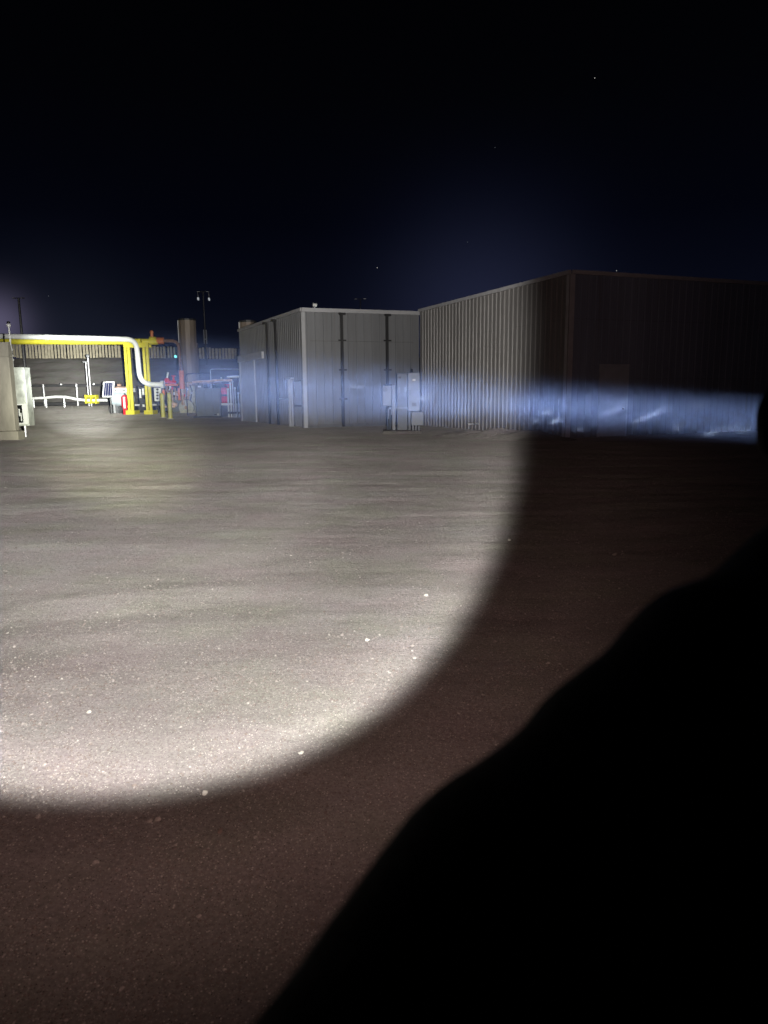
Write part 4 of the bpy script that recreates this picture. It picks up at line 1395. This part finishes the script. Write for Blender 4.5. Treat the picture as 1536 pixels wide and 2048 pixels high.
for i in range(4):
    b_ = nodes[n_rh][0] + V3((-.005, -.025 + .017 * i, -.02))
    skin_mesh('finger', [(b_, .0095), (b_ + V3((-.005, .004, -.035)), .009), (b_ + V3((-.018, .006, -.065)), .0085), (b_ + V3((-.034, .006, -.08)), .007)], [(0, 1), (1, 2), (2, 3)], 0, M['skin'], P)
b_ = nodes[n_rh][0]
skin_mesh('thumb', [(b_ + V3((-.01, .03, .02)), .011), (b_ + V3((-.02, .05, -.015)), .010), (b_ + V3((-.03, .056, -.045)), .008)], [(0, 1), (1, 2)], 0, M['skin'], P)
# face
hc = nodes[n_h2][0]
m_ = MB(); m_.tube([hc + V3((0, .085, .01)), hc + V3((0, .108, -.02)), hc + V3((0, .09, -.032))], [.010, .014, .012], 8); m_.build('nose', M['skin'], P, True)
for s in (-1, 1):
    m_ = MB(); m_.sphere(hc + V3((.032 * s, .074, .012)), .013, 10); m_.build('eye', M['white'], P, True)
    m_ = MB(); m_.sphere(hc + V3((.088 * s, 0, -.005)), .028, 10, (.35, .7, 1)); m_.build('ear', M['skin'], P, True)
m_ = MB(); m_.sphere(hc + V3((0, .078, -.052)), .02, 10, (1.1, .5, .3)); m_.build('mouth', mat('lip', (.3, .1, .09), .5), P, True)
m_ = MB(); m_.sphere(hc + V3((0, -.022, .042)), .098, 16, (.95, 1.0, .95)); m_.build('hair', M['hair'], P, True)
# jacket: body plus both sleeves, the near one lofted through its folds
jn, je = [], []


def jd(p, r_, prev=None):
    jn.append((V3(p), r_)); k_ = len(jn) - 1
    if prev is not None: je.append((prev, k_))
    return k_


a = jd(pel + V3((0, 0, -.16)), .205); a = jd(pel + V3((0, 0, -.04)), .205, a); b = jd(pel + V3((0, .01, .10)), .20, a); b = jd(pel + V3((0, .01, .22)), .20, b); c = jd(pel + V3((0, 0, .36)), .195, b); d = jd(pel + V3((-.005, .01, .48)), .11, c); jd(pel + V3((-.01, .02, .555)), .088, d)
e = jd(sh, .088, c); jd(sh.lerp(elbow, .7), .078, e)
f = jd(pel + V3((.2, -.02, .44)), .085, c); g_ = jd(pel + V3((.27, -.06, .15)), .068, f); jd(pel + V3((.27, .01, -.07)), .05, g_)
jk = skin_mesh('jacket', jn, je, 0, M['cloth'], P)
m_ = MB()
pts = [sh.lerp(cen[0], .55), sh.lerp(cen[0], .85)] + cen
rads = [.078, .080] + rad
m_.tube(pts, rads, 28)
slv = m_.build('sleeve', M['cloth'], P, True)
sb = slv.modifiers.new('smooth', 'SUBSURF'); sb.levels = 1; sb.render_levels = 1
tn = [(pel + V3((0, 0, .04)), .15), (pel + V3((0, 0, -.05)), .155)]
te = [(0, 1)]
for s in (-1, 1):
    k0 = len(tn)
    tn += [(pel + V3((.09 * s, 0, -.14)), .115), (pel + V3((.10 * s, .015, -.34)), .098), (pel + V3((.10 * s, .02, -.54)), .084), (pel + V3((.11 * s, -.01, -.74)), .075), (pel + V3((.11 * s, -.02, -.87)), .072)]
    te += [(1, k0), (k0, k0 + 1), (k0 + 1, k0 + 2), (k0 + 2, k0 + 3), (k0 + 3, k0 + 4)]
skin_mesh('trousers', tn, te, 0, M['cloth2'], P)
for s in (-1, 1):
    q = pel + V3((.11 * s, -.02, -.87)); q.z = .05
    skin_mesh('boot', [(q + V3((0, -.03, .1)), .06), (q + V3((0, -.02, .0)), .05), (q + V3((.005 * s, .10, -.005)), .045), (q + V3((.008 * s, .17, -.012)), .034)], [(0, 1), (1, 2), (2, 3)], 0, M['boot'], P)

# ------------------------------------------------------------------ lights (all from the lit flashlight)
def aim(o, loc, dr, rollv=0):
    o.location = loc
    o.rotation_euler = (-dr).to_track_quat('Z', 'Y').to_euler()


def falloff(ld, strength, mode, smooth=0.0):
    ld.use_nodes = True
    nt = ld.node_tree
    em = nt.nodes['Emission']
    lf = nt.nodes.new('ShaderNodeLightFalloff')
    lf.inputs['Strength'].default_value = strength
    lf.inputs['Smooth'].default_value = smooth
    nt.links.new(lf.outputs[mode], em.inputs['Strength'])


def profile(ld, axis, stops, span=40):
    """how the reflector spreads its light: strength against angle from the axis (degrees)"""
    nt = ld.node_tree
    em = nt.nodes['Emission']
    src = em.inputs['Strength'].links[0].from_socket
    g_ = nt.nodes.new('ShaderNodeNewGeometry')
    v = nt.nodes.new('ShaderNodeVectorMath'); v.operation = 'DOT_PRODUCT'
    nt.links.new(g_.outputs['Incoming'], v.inputs[0]); v.inputs[1].default_value = axis
    a1 = nt.nodes.new('ShaderNodeMath'); a1.operation = 'ABSOLUTE'; nt.links.new(v.outputs['Value'], a1.inputs[0])
    a2 = nt.nodes.new('ShaderNodeMath'); a2.operation = 'ARCCOSINE'; nt.links.new(a1.outputs[0], a2.inputs[0])
    a3 = nt.nodes.new('ShaderNodeMath'); a3.operation = 'MULTIPLY'; nt.links.new(a2.outputs[0], a3.inputs[0]); a3.inputs[1].default_value = 180 / math.pi / span
    r_ = nt.nodes.new('ShaderNodeValToRGB'); r_.color_ramp.interpolation = 'B_SPLINE'
    while len(r_.color_ramp.elements) < len(stops): r_.color_ramp.elements.new(.5)
    for e_, (d_, val) in zip(r_.color_ramp.elements, stops): e_.position = d_ / span; e_.color = (val, val, val, 1)
    nt.links.new(a3.outputs[0], r_.inputs['Fac'])
    mu = nt.nodes.new('ShaderNodeMath'); mu.operation = 'MULTIPLY'
    nt.links.new(src, mu.inputs[0]); nt.links.new(r_.outputs['Color'], mu.inputs[1])
    nt.links.new(mu.outputs[0], em.inputs['Strength'])


def spot(name, energy, angle, blend, color, dr, mode='Linear', rad=.012, off=.004, fs=1.0):
    ld = bpy.data.lights.new(name, 'SPOT')
    ld.energy = energy; ld.spot_size = R(angle); ld.spot_blend = blend; ld.color = color; ld.shadow_soft_size = rad
    falloff(ld, fs, mode)
    o = bpy.data.objects.new(name, ld); col.objects.link(o)
    aim(o, along(off), dr.normalized())
    return o


# hot centre of the beam
ad = bpy.data.lights.new('flashlight_beam', 'AREA')
ad.shape = 'DISK'; ad.size = .034; ad.spread = R(9.6); ad.energy = 420; ad.color = (.97, 1.0, .98)
ao = bpy.data.objects.new('flashlight_beam', ad); col.objects.link(ao); aim(ao, along(.003), bdir)
# spill: a sharp edged wide cone
spill_dir = ray(130, 730).normalized()
so = spot('flashlight_spill', 700, 74.2, .02, (1.0, .965, .925), spill_dir, 'Linear')
profile(so.data, spill_dir, [(0, 3.2), (4, 3.0), (8, 2.2), (13, 1.5), (17, 1.15), (20.5, .86), (24.5, .64), (29, .66), (32, .84), (33.9, .95), (35.1, .25), (36.1, 0), (37.1, 0)])
# corona round the hot spot
spot('flashlight_corona', 800, 17, 1.0, (1.0, 1.0, .66), (D(205, 850, 62.0) - lens_c), 'Linear')
# soft shoulder of the hot spot
spot('flashlight_hotspot', 1900, 13.5, 1.0, (1.0, 1.0, .90), (D(170, 772, 62.0) - lens_c), 'Linear')
# stray light past the rim
st = spot('flashlight_stray', 34, 150, .3, (1.0, .63, .55), spill_dir, 'Linear')
profile(st.data, spill_dir, [(0, .5), (30, .9), (37, 1.45), (43, .95), (49, .45), (55, .15), (61, .04)], 80)

# ------------------------------------------------------------------ haze in the beam
LH = 8.5
hz = MB()
pts, rr = [], []
for i in range(30):
    s = .006 + LH * (i / 29) ** 2
    pts.append(along(s)); rr.append(.0235 + s * math.tan(R(5.65)))
hz.tube(pts, rr, 28)
hm_ = bpy.data.materials.new('lit haze')
hm_.use_nodes = True
nt = hm_.node_tree
for n_ in list(nt.nodes): nt.nodes.remove(n_)
N, L = nt.nodes, nt.links
out = N.new('ShaderNodeOutputMaterial')
vs_ = N.new('ShaderNodeVolumeScatter')
vs_.inputs['Color'].default_value = (.33, .47, 1.0, 1)
vs_.inputs['Anisotropy'].default_value = 0.0
geo = N.new('ShaderNodeNewGeometry')


def math_(op, a, b=None, c=None, clamp=False):
    n_ = N.new('ShaderNodeMath'); n_.operation = op; n_.use_clamp = clamp
    for i, x in enumerate((a, b, c)):
        if x is None: continue
        if isinstance(x, (int, float)): n_.inputs[i].default_value = x
        else: L.new(x, n_.inputs[i])
    return n_.outputs[0]


sub = N.new('ShaderNodeVectorMath'); sub.operation = 'SUBTRACT'; L.new(geo.outputs['Position'], sub.inputs[0]); sub.inputs[1].default_value = lens_c
dot = N.new('ShaderNodeVectorMath'); dot.operation = 'DOT_PRODUCT'; L.new(sub.outputs[0], dot.inputs[0]); dot.inputs[1].default_value = bdir
crs = N.new('ShaderNodeVectorMath'); crs.operation = 'CROSS_PRODUCT'; L.new(sub.outputs[0], crs.inputs[0]); crs.inputs[1].default_value = bdir
ln = N.new('ShaderNodeVectorMath'); ln.operation = 'LENGTH'; L.new(crs.outputs[0], ln.inputs[0])
ax_ = dot.outputs['Value']; rd_ = ln.outputs['Value']
lim = math_('MULTIPLY_ADD', ax_, math.tan(R(5.6)), .023)
rel = math_('DIVIDE', rd_, lim)
fade = math_('POWER', math_('SUBTRACT', 1.0, math_('MULTIPLY', rel, rel), None, True), 2.7)
endf = math_('POWER', math_('SUBTRACT', 1.0, math_('DIVIDE', ax_, LH), None, True), 1.8)
# slow unevenness of the haze
nz_ = N.new('ShaderNodeTexNoise'); nz_.inputs['Scale'].default_value = 1; nz_.inputs['Detail'].default_value = 3
mp = N.new('ShaderNodeMapping'); mp.vector_type = 'TEXTURE'; mp.inputs['Rotation'].default_value = (0, R(-14), 0); mp.inputs['Scale'].default_value = (.11, .22, .028)
L.new(geo.outputs['Position'], mp.inputs['Vector']); L.new(mp.outputs[0], nz_.inputs['Vector'])
wisp = N.new('ShaderNodeMapRange')
wisp.inputs['From Min'].default_value = .3; wisp.inputs['From Max'].default_value = .7; wisp.inputs['To Min'].default_value = .45; wisp.inputs['To Max'].default_value = 1.5
L.new(nz_.outputs['Fac'], wisp.inputs['Value'])
dens = math_('MULTIPLY', math_('MULTIPLY', math_('MULTIPLY', fade, endf), math_('MINIMUM', math_('MULTIPLY_ADD', ax_, .6, .50), 1.9)), math_('MULTIPLY', wisp.outputs[0], .00047))
L.new(dens, vs_.inputs['Density'])
L.new(vs_.outputs[0], out.inputs['Volume'])
haze = hz.build('haze', hm_)
tag(haze, 'pale blue lit haze drifting in the flashlight beam', 'haze', kind='stuff')
# denser threads of dust drifting through the beam
dm = bpy.data.materials.new('dust thread'); dm.use_nodes = True
nt = dm.node_tree
for n_ in list(nt.nodes): nt.nodes.remove(n_)
o_ = nt.nodes.new('ShaderNodeOutputMaterial'); v_ = nt.nodes.new('ShaderNodeVolumeScatter')
v_.inputs['Color'].default_value = (.55, .66, 1.0, 1); v_.inputs['Density'].default_value = .0066
nt.links.new(v_.outputs[0], o_.inputs['Volume'])


def beam_depth(px):
    lo, hi = .01, 60.
    inv = rot.transposed()
    for _ in range(50):
        m = (lo + hi) / 2
        q = inv @ (along(m) - CAM)
        if CX - FPX * q.x / q.z > px: lo = m
        else: hi = m
    return -(inv @ (along(lo) - CAM)).z


db = MB()
random.seed(11)
threads = [(1276, 842, 1342, 812, 1.0), (1262, 846, 1300, 832, .8), (1190, 836, 1300, 792, .9), (1092, 848, 1132, 836, 1.2), (1072, 829, 1112, 822, .8), (1050, 846, 1092, 840, .7),
           (1140, 863, 1172, 855, .9), (1392, 876, 1452, 856, 1.2), (1430, 862, 1500, 850, 1.1), (1470, 866, 1512, 856, .9), (1330, 862, 1372, 850, .7), (1210, 812, 1262, 800, .6),
           (820, 801, 868, 794, 1.1), (800, 818, 850, 815, .8), (690, 775, 735, 772, .8), (900, 826, 950, 818, .7), (960, 806, 1010, 797, .6), (1370, 815, 1440, 803, .6)]
for (xa, ya, xb2, yb2, wd) in threads:
    dp = beam_depth((xa + xb2) / 2) * random.uniform(.97, 1.03)
    n_ = 12
    pts_, rs_ = [], []
    for i in range(n_ + 1):
        t_ = i / n_
        pts_.append(C3(xa + (xb2 - xa) * t_, ya + (yb2 - ya) * t_ + 3.0 * mnoise.noise(Vector((xa, t_ * 4, 1))), dp * (1 + .05 * (t_ - .5))))
        rs_.append(max(.0002, (1.5 if xa > 1380 else 2.4 if xa > 1000 else 3.2) * wd * dp / FPX * math.sin(math.pi * min(max(t_, .02), .98)) ** .7 * (1 + .5 * mnoise.noise(Vector((xa, t_ * 5, 7))))))
    db.tube(pts_, rs_, 8)
dust = db.build('dust', dm, None, True)
tag(dust, 'thin bright threads of dust drifting through the flashlight beam', 'dust', kind='stuff')

# ------------------------------------------------------------------ night sky
w = bpy.data.worlds.new('World'); scene.world = w; w.use_nodes = True
nt = w.node_tree; N, L = nt.nodes, nt.links
bg = N['Background']
sky = N.new('ShaderNodeTexSky'); sky.sky_type = 'NISHITA'; sky.sun_disc = False
sky.sun_elevation = R(-8); sky.sun_rotation = R(30)
tc = N.new('ShaderNodeTexCoord')
sepx = N.new('ShaderNodeSeparateXYZ'); L.new(tc.outputs['Generated'], sepx.inputs[0])
rp = N.new('ShaderNodeValToRGB')
stops = [(0.0, (.0058, .0072, .0150)), (.06, (.0042, .0054, .0120)), (.12, (.0020, .0027, .0070)), (.22, (.0007, .0010, .0032)), (.36, (.0006, .0007, .0014)), (.55, (.00025, .00028, .0004))]
while len(rp.color_ramp.elements) < len(stops): rp.color_ramp.elements.new(.5)
for e, (p_, c_) in zip(rp.color_ramp.elements, stops):
    e.position = p_; e.color = (*c_, 1)
L.new(sepx.outputs['Z'], rp.inputs['Fac'])


def glow(px, py, color, width):
    d_ = ray(px, py).normalized()
    v = N.new('ShaderNodeVectorMath'); v.operation = 'DISTANCE'; L.new(tc.outputs['Generated'], v.inputs[0]); v.inputs[1].default_value = d_
    m1 = N.new('ShaderNodeMath'); m1.operation = 'DIVIDE'; L.new(v.outputs['Value'], m1.inputs[0]); m1.inputs[1].default_value = width
    m2 = N.new('ShaderNodeMath'); m2.operation = 'POWER'; L.new(m1.outputs[0], m2.inputs[0]); m2.inputs[1].default_value = 2
    m3 = N.new('ShaderNodeMath'); m3.operation = 'MULTIPLY'; L.new(m2.outputs[0], m3.inputs[0]); m3.inputs[1].default_value = -1
    m4 = N.new('ShaderNodeMath'); m4.operation = 'EXPONENT'; L.new(m3.outputs[0], m4.inputs[0])
    mx = N.new('ShaderNodeMix'); mx.data_type = 'RGBA'; mx.blend_type = 'MIX'
    L.new(m4.outputs[0], mx.inputs['Factor']); mx.inputs['A'].default_value = (0, 0, 0, 1); mx.inputs['B'].default_value = (*color, 1)
    return mx.outputs['Result']


def addc(a, b):
    mx = N.new('ShaderNodeMix'); mx.data_type = 'RGBA'; mx.blend_type = 'ADD'; mx.inputs['Factor'].default_value = 1
    L.new(a, mx.inputs['A']); L.new(b, mx.inputs['B']); return mx.outputs['Result']


cur = addc(rp.outputs['Color'], glow(960, 640, (.0105, .0125, .029), .12))
cur = addc(cur, glow(-10, 650, (.085, .075, .125), .035))
cur = addc(cur, glow(120, 700, (.006, .007, .011), .10))
sk = N.new('ShaderNodeMix'); sk.data_type = 'RGBA'; sk.blend_type = 'ADD'; sk.inputs['Factor'].default_value = .002
L.new(cur, sk.inputs['A']); L.new(sky.outputs[0], sk.inputs['B'])
L.new(sk.outputs['Result'], bg.inputs['Color'])
bg.inputs['Strength'].default_value = 1.0

# ------------------------------------------------------------------ render settings
scene.view_settings.view_transform = 'Standard'
scene.view_settings.look = 'None'
scene.view_settings.exposure = 0
scene.view_settings.gamma = 1
scene.render.engine = 'CYCLES'
cy = scene.cycles
cy.max_bounces = 5; cy.diffuse_bounces = 3; cy.glossy_bounces = 2; cy.volume_bounces = 0; cy.transmission_bounces = 2
cy.use_denoising = True
cy.use_light_tree = False
cy.volume_step_rate = .12
cy.volume_max_steps = 256
cy.caustics_reflective = False; cy.caustics_refractive = False
